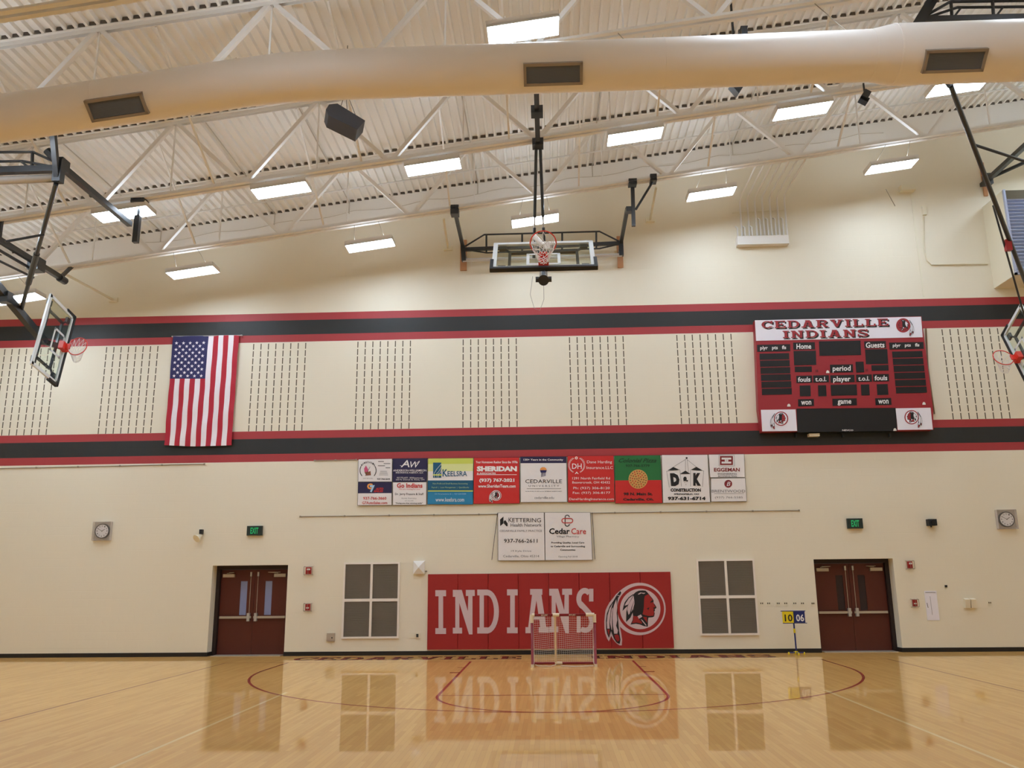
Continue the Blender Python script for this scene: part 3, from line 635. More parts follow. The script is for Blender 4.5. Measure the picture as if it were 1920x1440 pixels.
p0 = at_y(262, 372, 16.85); p1 = at_y(254, 455, 16.85)
b = MB(); b.bar(p0.lerp(p1, 0.4), p1, 0.11, 0.11, 'black_steel'); b.tube([Vector((p0.x, 16.85, chord(p0.x))), p0.lerp(p1, 0.45)], 0.035, 'black_steel'); b.box(p0.x-0.14, p0.x+0.16, 16.73, 16.97, chord(p0.x)-0.06, chord(p0.x)+0.04, 'black_steel'); b.build('drop_post', t)
YF = 14.05
e1a = at_y(119, 250, YF); e1b = at_y(108, 342, YF)
b = MB(); b.bar(Vector((e1a.x, 13.7, chord(e1a.x)+0.02)), e1b, 0.09, 0.09, 'black_steel'); b.bar(e1a.lerp(e1b, 0.55), e1b, 0.15, 0.15, 'black_steel'); b.tube([at_y(88, 282, YF-0.1), at_y(110, 306, YF)], 0.075, 'black_steel', 12); b.build('drop_post', t)
b = MB(); b.bar(at_y(-60, 322, YF), at_y(106, 317, YF), 0.12, 0.12, 'black_steel')
b.tube([at_y(-60, 286, YF), at_y(62, 285, YF), at_y(108, 306, YF)], 0.025, 'black_steel'); b.tube([at_y(-60, 304, YF), at_y(42, 302, YF), at_y(106, 314, YF)], 0.025, 'black_steel')
b.tube([at_y(61, 286, YF), at_y(60, 314, YF)], 0.03, 'black_steel'); b.tube([at_y(40, 303, YF), at_y(56, 316, YF)], 0.022, 'black_steel'); b.build('cross_frame', t)
b = MB(); b.tube([at_y(-60, 341, YF), at_y(106, 334, YF)], 0.075, 'silver', 16); b.build('pivot_tube', t, smooth=True, label='silver pivot tube')
b = MB(); pm = m0.lerp(m2, (18.9-17.9)/4.3)+Vector((0, 0, 0.08)); q1 = at_y(105, 345, YF); mid = q1.lerp(pm, 0.5)
b.tube([q1, pm], 0.042, 'black_steel', 10); b.tube([q1.lerp(pm, 0.5), q1.lerp(pm, 0.75)], 0.06, 'black_steel', 10); b.build('fold_strut', t)
b = MB(); b.tube([at_y(82, 440, 15.2), at_y(10, 453, 14.6)], 0.025, 'black_steel'); b.build('stay', t)

# right hoop, mostly outside the photo
t = empty('basketball_hoop', (13.57, 20.0, 7.04)); tag(t, 'basketball hoop at the right edge of the photo, only its rim and board corner showing', 'basketball hoop')
a_, b_, n_ = Vector((0, 0.469, 0.883)), Vector((0, 0.883, -0.469)), Vector((-1, 0, 0))
mt = board_assembly(t, (13.57, 20.0, 7.05), a_, b_, n_)
XM = 13.88
b = MB(); b.bar((XM, 20.2, 6.95), (XM, 16.0, 9.5), 0.14, 0.16, 'black_steel'); b.bar((XM, 20.15, 6.95), mt, 0.1, 0.12, 'black_steel'); b.build('mast', t)
s0 = at_y(1783, 162, 14.05); s1 = at_y(1925, 535, 18.6)
b = MB(); b.tube([s0, s1], 0.045, 'black_steel', 10); b.build('fold_strut', t)
b = MB(); b.tube([at_y(1862, 385, 17.0), at_y(1940, 660, 18.6)], 0.02, 'black_steel'); b.build('stay', t)
b = MB(); k0 = at_y(1852, 337, 21.6); b.bar(k0, Vector((k0.x, 16.5, k0.z)), 0.11, 0.11, 'black_steel'); b.obox(k0, ((1, 0, 0), (0, 1, 0), (0, 0, 1)), (0.09, 0.1, 0.15), 'black_steel'); b.box(k0.x-0.05, k0.x+0.05, 21.6, D-0.04, k0.z-0.05, k0.z+0.05, 'black_steel'); b.build('pivot_beam', t)
b = MB(); b.tube([at_y(1858, 333, 21.5), at_y(1960, 287, 20.5)], 0.05, 'black_steel'); b.build('stay', t)
b = MB(); b.tube([at_y(1828, 272, 15.6), at_y(1960, 315, 15.9)], 0.028, 'black_steel'); b.build('stay', t)
b = MB(); p = at_y(1837, 305, D-0.04); q = at_y(1853, 367, D-0.04); b.box(p.x, q.x, D-0.05, D-0.001, q.z, p.z, 'wood_block'); b.build('wood_block', t, label='bare wood mounting block')
b = MB(); r0 = at_y(1890, 460, 17.4); b.obox(r0, ((1, 0, 0), (0, 1, 0), (0, 0, 1)), (0.06, 0.05, 0.12), 'alarm_red'); b.build('safety_lock', t, label='small red safety lock')
YF = 13.95
b = MB(); b.bar(at_y(1728, 38, YF), at_y(1990, 32, YF), 0.12, 0.1, 'black_steel'); b.tube([at_y(1735, 30, YF), at_y(1782, 3, YF), at_y(1990, 0, YF)], 0.03, 'black_steel'); b.tube([at_y(1735, 34, YF), at_y(1795, 14, YF), at_y(1990, 12, YF)], 0.026, 'black_steel')
for xx in (1783, 1861): b.tube([at_y(xx, 3, YF), at_y(xx+2, 34, YF)], 0.03, 'black_steel'); b.tube([at_y(xx+20, 13, YF), at_y(xx+4, 34, YF)], 0.02, 'black_steel')
b.build('cross_frame', t)
b = MB(); b.bar(at_y(1712, 60, YF), at_y(1745, 5, YF), 0.16, 0.18, 'black_steel'); p_ = at_y(1745, 5, YF); b.bar(p_, (p_.x+0.1, 13.6, chord(p_.x)+0.05), 0.1, 0.1, 'black_steel'); b.build('drop_post', t)
b = MB(); b.bar(at_y(1712, 60, YF), s0, 0.08, 0.08, 'black_steel'); b.build('fold_arm', t)

# hanging loudspeaker and small dark fittings ---------------------------
c = at_y(642, 229, 15.0)
t = empty('loudspeaker', c); tag(t, 'black loudspeaker cabinet hanging on a chain just below the duct', 'loudspeaker')
e1 = Vector((0.86, 0.15, -0.42)).normalized(); e2 = Vector((0.25, 0.45, 0.85)); e2 = (e2-e1*e2.dot(e1)).normalized(); e3 = e1.cross(e2)
b = MB()
prof = [(-0.30, -0.06), (-0.20, -0.17), (0.34, -0.17), (0.34, 0.14), (-0.22, 0.22), (-0.32, 0.10)]
b.prism([c+e1*u*1.15+e2*v*1.1-e3*0.14 for u, v in prof], e3*0.3, 'speaker_grey'); b.build('cabinet', t)
b = MB(); b.obox(c-e3*0.15+e1*0.05, (e1, e2, e3), (0.22, 0.11, 0.006), 'black_rubber'); b.build('speaker_grille', t)
b = MB(); tp = Vector((c.x+0.02, 15.1, c.z+0.75)); b.tube([c+e1*-0.18+e2*0.2, tp], 0.006, 'black_steel', 5); b.tube([c+e1*0.02+e2*0.18, tp], 0.006, 'black_steel', 5); b.tube([c+e1*0.3+e2*0.14, tp], 0.006, 'black_steel', 5); b.tube([tp, (tp.x, 15.1, roof(tp.x)-0.02)], 0.008, 'black_steel', 5)
rr = c+e1*0.12+e2*0.27; b.tube([rr+e1*0.05*math.cos(k*.52)+e2*0.06*math.sin(k*.52) for k in range(12)], 0.006, 'black_steel', 5, closed=True); b.build('hanging_chain', t)
c = at_y(1385, 166, 14.6); b = MB(); b.prism([c+Vector((-.14, 0, .1)), c+Vector((.14, 0, .12)), c+Vector((.0, 0, -.1))], (0, 0.25, 0.05), 'black_steel'); b.box(c.x-0.02, c.x+0.02, 14.68, 14.72, c.z+0.1, roof(c.x)-0.02, 'black_steel')
tag(b.build('loudspeaker'), 'corner of a black loudspeaker peeking out below the duct, right of middle', 'loudspeaker')
c = at_y(1622, 180, 16.5); b = MB(); b.obox(c, ((.5, .3, .8), (.8, 0, -.5), (0, 1, 0)), (.12, .07, .1), 'black_steel'); b.obox(c+Vector((-.04, 0, -.1)), ((.5, .3, .8), (.8, 0, -.5), (0, 1, 0)), (.07, .09, .08), 'black_rubber'); b.box(c.x-0.015, c.x+0.015, 16.5, 16.53, c.z+.05, roof(c.x)-1.8, 'black_steel')
tag(b.build('spotlight'), 'small black spotlight hanging under the duct at the right', 'spotlight')
c = at_y(1395, 61, 13.3); b = MB(); b.obox(c, ((1, 0, 0), (0, 1, 0), (0, 0, 1)), (.05, .05, .08), 'black_steel'); b.box(c.x-0.06, c.x+0.06, 13.25, 13.55, c.z+0.08, c.z+0.1, 'black_steel')
tag(b.build('beam_clamp'), 'small black clamp on the joist above the duct', 'clamp')

# ================================================================== on the end wall
def wy(px, py): return at_y(px, py, D)
# flag
def flag():
    TLc, TRc, BRc, BLc = wy(326.8, 632), wy(450, 630), wy(436, 835.5), wy(310.3, 835.5)
    t = empty('flag', (wy(380, 735).x, D-0.03, wy(380, 735).z)); tag(t, 'American flag hanging vertically on the end wall', 'flag')
    def S(s, u, d=0.0):
        top = TLc.lerp(TRc, s); bot = BLc.lerp(BRc, s); p = top.lerp(bot, u)
        p = Vector(p); p.y = D-0.075-d-0.012*math.sin(u*26+s*9)*(0.4+u*0.6)-0.01*math.sin(u*11-s*14)
        p.z -= 0.03*math.sin(s*math.pi)*u
        return p
    m = MB(); cu = 0.395
    for i in range(13):
        col = 'flag_red' if i % 2 == 0 else 'flag_white'
        u0 = cu if i < 7 else 0.0
        for k in range(60):
            a0 = u0+(1-u0)*k/60; a1 = u0+(1-u0)*(k+1)/60
            m.poly([S(i/13, a0), S((i+1)/13, a0), S((i+1)/13, a1), S(i/13, a1)], col)
    for i in range(10):
        for k in range(24):
            m.poly([S(7/13*i/10, cu*k/24), S(7/13*(i+1)/10, cu*k/24), S(7/13*(i+1)/10, cu*(k+1)/24), S(7/13*i/10, cu*(k+1)/24)], 'flag_blue')
    Lx = (TRc-TLc).length; Lz = (TLc-BLc).length
    for r in range(11):
        n_ = 5 if r % 2 == 0 else 4
        for k in range(n_):
            s = (0.062+0.103*k) if n_ == 5 else (0.062+0.0515+0.103*k); u = 0.065+0.0305*r
            s0 = s; m.poly([S(s0+(0.028 if q % 2 == 0 else 0.011)*math.sin(q*math.pi/5+math.pi), u+(0.028 if q % 2 == 0 else 0.011)*Lx/Lz*math.cos(q*math.pi/5+math.pi), 0.004) for q in range(10)], 'flag_white')
    m.build('flag_cloth', t)
    m = MB(); m.tube([TLc+Vector((-0.05, -0.06, 0.0)), TRc+Vector((0.09, -0.06, 0.0))], 0.012, 'silver', 8)
    for e in (TLc+Vector((-0.03, 0, 0)), TRc+Vector((0.06, 0, 0))): m.box(e.x-0.01, e.x+0.01, D-0.07, D-0.001, e.z-0.015, e.z+0.015, 'silver')
    m.build('flag_rod', t)
flag()

# scoreboard
def scoreboard():
    YS = D-0.22; k = 5.0526
    t = empty('scoreboard', at_y(1580, 700, YS)); tag(t, 'red scoreboard with black displays on the end wall above the right door', 'scoreboard')
    P = lambda x, y, yy=YS: at_y(1400+x/k, 580+y/k, yy)
    def plate(name, q, m_, dep=0.0, th=0.02, label=None, extra=None):
        mb = MB(); pts = [P(x, y, YS-dep) for x, y in q]; mb.prism(pts, (0, th, 0), m_)
        if extra: extra(mb)
        return mb.build(name, t, label=label)
    plate('cabinet', [(76, 104), (1656, 66), (1765, 935), (1772, 1140), (1420, 1148), (1415, 935), (472, 942), (480, 1155), (142, 1162), (110, 948)], 'sb_red', 0.0, 0.21)
    plate('cabinet_base', [(472, 940), (1415, 932), (1428, 1150), (480, 1165)], 'sb_black', 0.0, 0.2, 'black message display')
    mb = MB(); a = Art(mb, 1400, 580, k, YS-0.012)
    mb.prism([P(x, y, YS-0.01) for x, y in [(78, 104), (1652, 70), (1668, 264), (90, 298)]], (0, 0.01, 0), 'sb_white')
    a.slab('CEDARVILLE', 150, 122, 1352, 192, 'ink_black', 0.002, sl=-0.021, sh=0.06, gap=0.16); a.slab('CEDARVILLE', 138, 112, 1340, 180, 'sb_red', 0.006, sl=-0.021, sh=0.06, gap=0.16)
    a.slab('INDIANS', 350, 214, 1162, 284, 'ink_black', 0.002, sl=-0.02, sh=0.06, gap=0.16); a.slab('INDIANS', 340, 204, 1150, 272, 'sb_red', 0.006, sl=-0.02, sh=0.06, gap=0.16)
    cols = dict(w='sb_white', r='sb_red', k='ink_black')
    emblem(a, 1487, 152, 0.150, True, cols); mb.build('header_sign', t)
    for q, cx_, cy_, mir in (([(135, 952), (463, 948), (478, 1152), (148, 1155)], 322, 1036, False), ([(1412, 938), (1742, 932), (1764, 1138), (1432, 1142)], 1566, 1022, True)):
        mb = MB(); a = Art(mb, 1400, 580, k, YS-0.012); mb.prism([P(x, y, YS-0.01) for x, y in q], (0, 0.01, 0), 'sb_white'); emblem(a, cx_, cy_, 0.150, mir, cols); mb.build('logo_panel', t)
    blk = [(685, 303, 1078, 440), (445, 395, 655, 530), (1122, 380, 1332, 520), (456, 543, 616, 595), (1182, 530, 1342, 582), (1032, 497, 1108, 598),
           (502, 722, 604, 824), (676, 720, 752, 824), (796, 716, 1042, 818), (1082, 712, 1160, 815), (1232, 710, 1336, 812)]
    for r in range(6): blk.append((122+r*4.5, 420+r*66.5, 402+r*5, 478+r*66.5)); blk.append((1378+r*7, 400+r*67.5, 1664+r*8, 458+r*67.5))
    for x0, y0, x1, y1 in blk:
        sl = -0.02; sh = 0.07*(x0/1700)+0.02
        plate('digit_display', [(x0, y0), (x1, y0+sl*(x1-x0)), (x1+sh*(y1-y0), y1+sl*(x1-x0)), (x0+sh*(y1-y0), y1)], 'sb_black', 0.008, 0.012)
    for txt, x0, y0, x1, y1, tx0, tx1, ty0, ty1 in (('Home', 440, 315, 645, 382, 472, 612, 327, 377), ('Guests', 1114, 304, 1318, 370, 1128, 1306, 313, 366), ('period', 790, 525, 1006, 600, 815, 985, 535, 600), ('player', 792, 625, 1020, 694, 820, 985, 636, 700),
            ('fouls', 470, 630, 618, 698, 486, 604, 642, 688), ('t.o.l.', 630, 626, 778, 694, 650, 756, 640, 684), ('t.o.l.', 1037, 619, 1185, 688, 1057, 1163, 634, 678), ('fouls', 1196, 615, 1346, 684, 1212, 1332, 628, 674),
            ('won', 487, 852, 636, 918, 515, 612, 868, 906), ('game', 812, 847, 1042, 914, 862, 992, 862, 912), ('won', 1218, 842, 1368, 908, 1246, 1344, 858, 896), ('plyr   pts   fls', 98, 336, 412, 402, 128, 374, 348, 392), ('plyr   pts   fls', 1350, 315, 1674, 380, 1384, 1636, 326, 366)):
        sh = 0.07*(x0/1700)+0.02
        mb = MB(); mb.prism([P(x, y, YS-0.008) for x, y in [(x0, y0), (x1, y0-0.02*(x1-x0)), (x1+sh*66, y1-0.02*(x1-x0)), (x0+sh*66, y1)]], (0, 0.012, 0), 'sb_black')
        a = Art(mb, 1400, 580, k, YS-0.009); a.T(txt, tx0, ty0, tx1, ty1, 'ink_white', 0.003, sl=-0.02, bold=0.02); mb.build('caption_plate', t)
    for x, y in ((768, 588), (400, 905), (1680, 888), (1405, 1136)):
        mb = MB(); a = Art(mb, 1400, 580, k, YS-0.01); a.poly([(x-16, y+16), (x+16, y+16), (x+14, y), (x+4, y-10), (x-6, y-10), (x-14, y)], 'white_plastic', 0.003); mb.build('horn', t, label='small white mark')
    mb = MB(); a = Art(mb, 1400, 580, k, YS-0.002); a.T('NEVCO', 905, 1138, 1010, 1153, 'ink_white', 0.004, bold=0.02)
    a.T('BONUS', 868, 476, 932, 483, 'ink_black', 0.01); a.T('B', 655, 572, 664, 594, 'ink_black', 0.01); a.T('B', 668, 572, 677, 594, 'ink_black', 0.01); a.T('B', 1128, 564, 1137, 586, 'ink_black', 0.01); a.T('B', 1141, 564, 1150, 586, 'ink_black', 0.01)
    mb.build('maker_lettering', t)
    mb = MB(); p = P(598, 1172); q = P(700, 1197); mb.box(p.x, q.x, D-0.16, D, q.z, p.z, 'glove_box'); mb.build('power_box', t, label='small cream power box below the display')
    for x in (482, 930, 1378):
        mb = MB(); p = P(x, 1180); mb.box(p.x-0.02, p.x+0.02, D-0.1, D, p.z-0.06, p.z+0.03, 'black_steel'); mb.build('mounting_foot', t)
scoreboard()
b = MB(); b.tube([at_y(1736, 616, D-.03), at_y(1740, 690, D-.03), at_y(1752, 776, D-.03)], 0.02, 'wire_grey', 8); tag(b.build('conduit', smooth=True), 'thin vertical conduit beside the right edge of the scoreboard', 'conduit')

# sponsor banners -------------------------------------------------------
BY = D-0.045
def banner(q, label, fields, art, k=5.0526, ox=660, oy=840, bor=True, group='sponsor banners on the end wall'):
    """q: four corners (TL,TR,BR,BL) in crop units; fields: coloured bands; art: function(Art)"""
    mb = MB(); P = lambda x, y, d=0: at_y(ox+x/k, oy+y/k, BY-d)
    e = 2.6
    e = e*k/5.05; mb.prism([P(q[0][0]-e, q[0][1]-e), P(q[1][0]+e, q[1][1]-e), P(q[2][0]+e, q[2][1]+e), P(q[3][0]-e, q[3][1]+e)], (0, 0.012, 0), 'edge_black')
    def L(s, u):
        x = (q[0][0]*(1-s)+q[1][0]*s)*(1-u)+(q[3][0]*(1-s)+q[2][0]*s)*u; y = (q[0][1]*(1-s)+q[1][1]*s)*(1-u)+(q[3][1]*(1-s)+q[2][1]*s)*u; return P(x, y, 0.004)
    for u0, u1, m_ in fields:
        n = 10
        for i in range(n):
            for j in range(n):
                f = lambda s, u: L(s, u)+Vector((0, -0.006*math.sin(s*math.pi)*math.sin(u*math.pi)*0, 0))
                ua, ub = u0+(u1-u0)*j/n, u0+(u1-u0)*(j+1)/n
                mb.poly([f(i/n, ua), f((i+1)/n, ua), f((i+1)/n, ub), f(i/n, ub)], m_)
    art(Art(mb, ox, oy, k, BY-0.006))
    t = tag(mb.build('sponsor_banner'), label, 'banner', group)
    return t
def _mom(a):
    a.ring(152, 213, 73, 80, 'ink_black', a0=-32, a1=42, n=14); a.ring(152, 213, 73, 80, 'ink_black', a0=138, a1=212, n=14)
    for i, ch in enumerate("MOM&DAD'S"):
        an = math.radians(-140+i*12.5); a.T(ch, 152+78*math.cos(an)-6, 213+78*math.sin(an)-10, 152+78*math.cos(an)+6, 213+78*math.sin(an)+8, 'ink_black', bold=0.03)
    a.poly([(132, 165), (152, 200), (155, 225), (118, 228), (115, 195)], 'ink_pink'); a.poly([(118, 228), (155, 225), (135, 262)], 'ink_brown')
    a.poly([(140, 232), (175, 218), (180, 258), (130, 262)], 'ink_brown'); a.line([(125, 265), (172, 176)], 3, 'ink_black')
    for i, (x0, x1) in enumerate(((248, 302), (300, 362), (246, 312), (318, 362))): a.rect(x0, 124+i*20, x1, 131+i*20, 'ink_grey')
    for i in range(4): a.rect(268-i*4, 218+i*12, 330+i*4, 221+i*12, 'ink_grey', 0.003)
    a.T('937-766-2644', 238, 286, 360, 302, 'ink_black', bold=0.03); a.T('DAIRY BAR & GRILL', 105, 282, 200, 292, 'ink_grey')
banner([(62, 108), (379, 103), (378, 318), (58, 318)], 'small white banner with a round ice cream logo, top left of the row', [(0, 1, 'banner_white')], _mom)
def _g7(a):
    a.T('G', 142, 335, 196, 392, 'ink_orange', bold=0.06); a.T('7', 168, 352, 216, 420, 'ink_sky', 0.007, bold=0.05); a.T('AUTO', 222, 376, 294, 398, 'ink_red', bold=0.05, italic=0.3); a.T('SALES', 205, 400, 292, 418, 'ink_red', bold=0.05, italic=0.3)
    a.T('937-766-3660', 106, 462, 326, 490, 'ink_red', bold=0.02); a.T('G7AutoSales.com', 96, 506, 334, 532, 'ink_red', bold=0.02)
banner([(60, 326), (376, 324), (374, 540), (54, 542)], 'small navy and white car dealer banner, bottom left of the row', [(0, 0.48, 'banner_navy'), (0.48, 1, 'banner_white')], _g7)
def _aw(a):
    a.T('A', 462, 115, 545, 182, 'ink_white', italic=0.3); a.T('W', 535, 128, 625, 186, 'ink_white', italic=0.3); a.line([(455, 165), (480, 172), (520, 140)], 4, 'ink_white'); a.line([(600, 150), (640, 122)], 3, 'ink_white')
    a.T('ANDERSON-WILLIAMSON', 390, 203, 705, 222, 'ink_white', bold=0.01); a.T('INSURANCE AGENCY, LLC', 415, 226, 675, 243, 'ink_white', bold=0.01)
    a.T('937.773.4271  AWIinsure.com', 425, 275, 672, 290, 'ink_white'); a.T('560 N. Detroit St. Xenia, OH', 415, 294, 685, 308, 'ink_white')
banner([(388, 102), (713, 98), (706, 318), (386, 318)], 'small dark purple insurance banner with white script initials', [(0, 1, 'banner_navy')], _aw)
def _go(a):
    a.T('Go Indians', 425, 333, 668, 378, 'ink_red', bold=0.03); a.T('We are rooting for you!', 445, 384, 645, 400, 'ink_red'); a.T('Dr. Jerry Frasure & Staff', 408, 426, 678, 452, 'ink_black', bold=0.01)
    a.T('Family Dentistry', 470, 470, 612, 486, 'ink_grey'); a.T('937-766-5445', 500, 496, 582, 504, 'ink_grey'); a.T('"Doing you that winning smile"', 412, 516, 668, 532, 'ink_black', bold=0.02)
banner([(388, 326), (704, 324), (702, 538), (388, 540)], 'small white dental banner with a red Go Indians heading', [(0, 1, 'banner_white')], _go)
def _keel(a):
    a.rect(768, 138, 846, 282, 'banner_teal'); a.rect(768, 248, 852, 262, 'banner_lime', 0.005)
    for r in (70, 45, 28): a.line([(768+78-r*0.9, 280), (768+80-r, 240), (768+84-r*0.7, 200+(70-r)), (846, 150+(70-r)*1.3)], 3, 'ink_white', 0.006)
    a.T('K', 858, 202, 905, 270, 'banner_teal', bold=0.02); a.T('EELSRA', 905, 218, 1090, 268, 'banner_teal', bold=0.01)
    a.T('Non-Profit and Small Business Accounting', 765, 330, 1095, 348, 'ink_lightgreen'); a.T('Payroll  |  Loan Management  |  QuickBooks', 755, 366, 1108, 384, 'ink_lightgreen'); a.rect(720, 402, 1146, 412, 'banner_lime', 0.004)
    a.T('131 N Limestone St  |  937-324-5500', 785, 428, 1080, 446, 'ink_sky'); a.T('www.keelsra.com', 792, 470, 1062, 508, 'ink_white')
banner([(722, 100), (1148, 96), (1144, 534), (716, 532)], 'green white and blue banner with a tall leaf logo', [(0, 0.12, 'banner_lime'), (0.12, 0.28, 'banner_lime2'), (0.28, 0.48, 'banner_white'), (0.48, 0.70, 'banner_teal'), (0.70, 1, 'banner_blue')], _keel)
def _sher(a):
    a.T('Your Hometown Realtor Since the 1970s', 1172, 122, 1568, 145, 'ink_white', bold=0.02); a.T('SHERIDAN', 1182, 172, 1562, 222, 'ink_white', bold=0.06); a.T('& ASSOCIATES', 1184, 232, 1362, 248, 'ink_white', bold=0.02); a.rect(1182, 250, 1560, 255, 'ink_white')
    a.T('(937) 767-2021', 1206, 288, 1538, 330, 'ink_white', bold=0.04); a.T('www.SheridanTeam.com', 1195, 345, 1550, 376, 'ink_white', bold=0.02)
    emblem(a, 1365, 450, 0.098, False, dict(w='ink_white', r='ink_maroon', k='ink_black'))
banner([(1156, 94), (1582, 90), (1586, 524), (1153, 528)], 'red realtor banner with white lettering and a round emblem', [(0, 1, 'banner_red')], _sher)
def _cu(a):   # crop at 970,850 k=10.378
    a.T('130+ Years in the Community', 120, 105, 892, 152, 'ink_white', bold=0.02)
    a.poly([(440, 325), (450, 290), (480, 270), (530, 270), (560, 290), (572, 325)], 'ink_orange'); a.poly([(440, 328), (572, 328), (555, 375), (455, 375)], 'ink_navy')
    for i in range(5): a.rect(464+i*19, 375, 474+i*19, 462-i*5, 'ink_navy')
    a.T('CEDARVILLE', 155, 508, 868, 580, 'ink_black'); a.T('U N I V E R S I T Y', 220, 615, 815, 652, 'ink_grey'); a.rect(185, 684, 850, 690, 'ink_black')
    a.T('for the WORD OF GOD and the TESTIMONY OF JESUS CHRIST', 160, 732, 868, 752, 'ink_grey', bold=0.02); a.T('cedarville.edu', 335, 838, 712, 886, 'ink_grey')
banner([(62, 70), (950, 66), (968, 944), (66, 950)], 'white university banner with a dark blue top band and a domed building logo', [(0, 0.14, 'banner_navy'), (0.14, 1, 'banner_white')], _cu, 10.378, 970, 850)
def _dh(a):
    for s_ in (-1, 1):
        for i in range(13):
            an = math.radians(-62+i*10); x, y = 1155+s_*150*math.cos(an), 240+150*math.sin(an); a.poly([(x, y-14), (x+s_*18, y-22), (x+s_*6, y+4)], 'ink_white'); a.poly([(x-s_*4, y-8), (x-s_*20, y-18), (x-s_*10, y+8)], 'ink_white')
    a.disc(1148, 90, 28, 'ink_white', n=12); a.disc(1148, 90, 12, 'banner_red', 0.006, n=12); a.poly([(1120, 402), (1155, 355), (1192, 402), (1178, 402), (1155, 378), (1136, 402)], 'ink_white')
    a.T('DH', 1065, 198, 1252, 302, 'ink_white', bold=0.01); a.T('Dane Harding', 1355, 140, 1842, 210, 'ink_white'); a.T('Insurance.LLC', 1348, 250, 1860, 305, 'ink_white')
    a.T('1291 North Fairfield Rd', 1070, 462, 1802, 508, 'ink_white'); a.T('Beavercreek, OH 45432', 1070, 542, 1802, 594, 'ink_white'); a.T('Ph: (937) 306-8120', 1090, 652, 1798, 712, 'ink_white'); a.T('Fax: (937) 306-8177', 1080, 745, 1808, 802, 'ink_white'); a.T('DaneHardingInsurance.com', 1010, 866, 1878, 926, 'ink_white')
banner([(978, 52), (1870, 44), (1892, 942), (990, 952)], 'red insurance banner with white initials in a wreath', [(0, 1, 'banner_red')], _dh, 10.378, 970, 850)
def _cp(a):   # crop 1150,845 k=7.5294
    a.T('Colonial Pizza', 62, 108, 600, 168, 'ink_green', italic=0.5, bold=0.02); a.T('937-766-5779', 175, 195, 512, 230, 'ink_green', bold=0.03)
    a.disc(350, 402, 135, 'ink_tan'); rnd = random.Random(3)
    for r, n in ((112, 20), (80, 14), (48, 8), (18, 3)):
        for i in range(n): an = i*2*math.pi/n+r; a.disc(350+r*math.cos(an), 402+r*math.sin(an), 10, 'ink_brown' if rnd.random() < .7 else 'ink_red', 0.005, n=8)
    a.T('98 N. Main St.', 145, 590, 555, 632, 'ink_black', bold=0.04); a.T('Cedarville, Oh.', 138, 668, 575, 712, 'ink_black', bold=0.04)
banner([(18, 74), (662, 66), (690, 738), (30, 742)], 'green and red pizza shop banner with a round pizza', [(0, 0.52, 'banner_green'), (0.52, 1, 'banner_red')], _cp, 7.5294, 1150, 845)
def _dk(a):
    a.poly([(765, 280), (845, 230), (935, 270)], 'ink_black'); a.poly([(945, 325), (1018, 282), (1085, 325)], 'ink_black'); a.poly([(1095, 270), (1172, 228), (1258, 278)], 'ink_black')
    for pts in ([(752, 290), (790, 520)], [(940, 270), (962, 505)], [(1090, 270), (1090, 505)], [(1276, 285), (1258, 510)], [(1028, 118), (845, 232)], [(1045, 130), (1172, 230)], [(1018, 120), (1018, 290)], [(1042, 120), (1062, 300)], [(752, 290), (940, 270)], [(1095, 270), (1276, 285)], [(950, 330), (1085, 328)]): a.line(pts, 3.5, 'ink_black')
    a.disc(1035, 104, 14, 'ink_black', n=12)
    a.T('D', 798, 318, 925, 500, 'ink_black', bold=0.09, sh=0.1); a.T('&', 978, 365, 1062, 485, 'ink_black', bold=0.06); a.T('K', 1128, 315, 1236, 495, 'ink_black', bold=0.09)
    a.T('CONSTRUCTION', 808, 532, 1236, 580, 'ink_black', bold=0.05); a.T('SPRINGFIELD, OH', 855, 602, 1208, 628, 'ink_black', bold=0.04); a.T('937-631-6714', 768, 648, 1302, 700, 'ink_black', bold=0.05)
banner([(684, 62), (1328, 58), (1366, 726), (704, 736)], 'white construction banner with three black roofed silos', [(0, 1, 'banner_white')], _dk, 7.5294, 1150, 845)
def _eg(a):
    a.rect(1505, 76, 1688, 202, 'ink_maroon'); a.rect(1528, 98, 1665, 125, 'banner_white', 0.005); a.rect(1528, 155, 1665, 182, 'banner_white', 0.005); a.disc(1598, 138, 26, 'banner_white', 0.006, n=16); a.T('C', 1588, 126, 1610, 152, 'ink_maroon', 0.008)
    a.line([(1490, 66), (1708, 66), (1712, 218), (1492, 218), (1490, 66)], 4, 'ink_grey')
    a.T('EGGEMAN', 1422, 242, 1785, 295, 'ink_maroon', bold=0.03); a.T('ENGINEERING', 1475, 315, 1742, 340, 'ink_grey', bold=0.02); a.T('&CONSULTING', 1478, 348, 1742, 372, 'ink_grey', bold=0.02)
banner([(1348, 56), (1845, 50), (1856, 374), (1368, 378)], 'small white engineering banner with a dark red square logo, top right', [(0, 1, 'banner_white')], _eg, 7.5294, 1150, 845)
def _br(a):
    a.disc(1622, 468, 55, 'ink_maroon'); a.T('B', 1600, 440, 1646, 498, 'ink_white', 0.006, italic=0.3)
    a.T('BRENTWOOD', 1388, 552, 1862, 590, 'ink_grey'); a.rect(1425, 605, 1840, 609, 'ink_grey'); a.T('(937) 766-5585', 1435, 645, 1828, 682, 'ink_grey')
banner([(1378, 392), (1860, 388), (1882, 712), (1382, 718)], 'small white banner with a round dark red monogram, bottom right', [(0, 1, 'banner_white')], _br, 7.5294, 1150, 845)
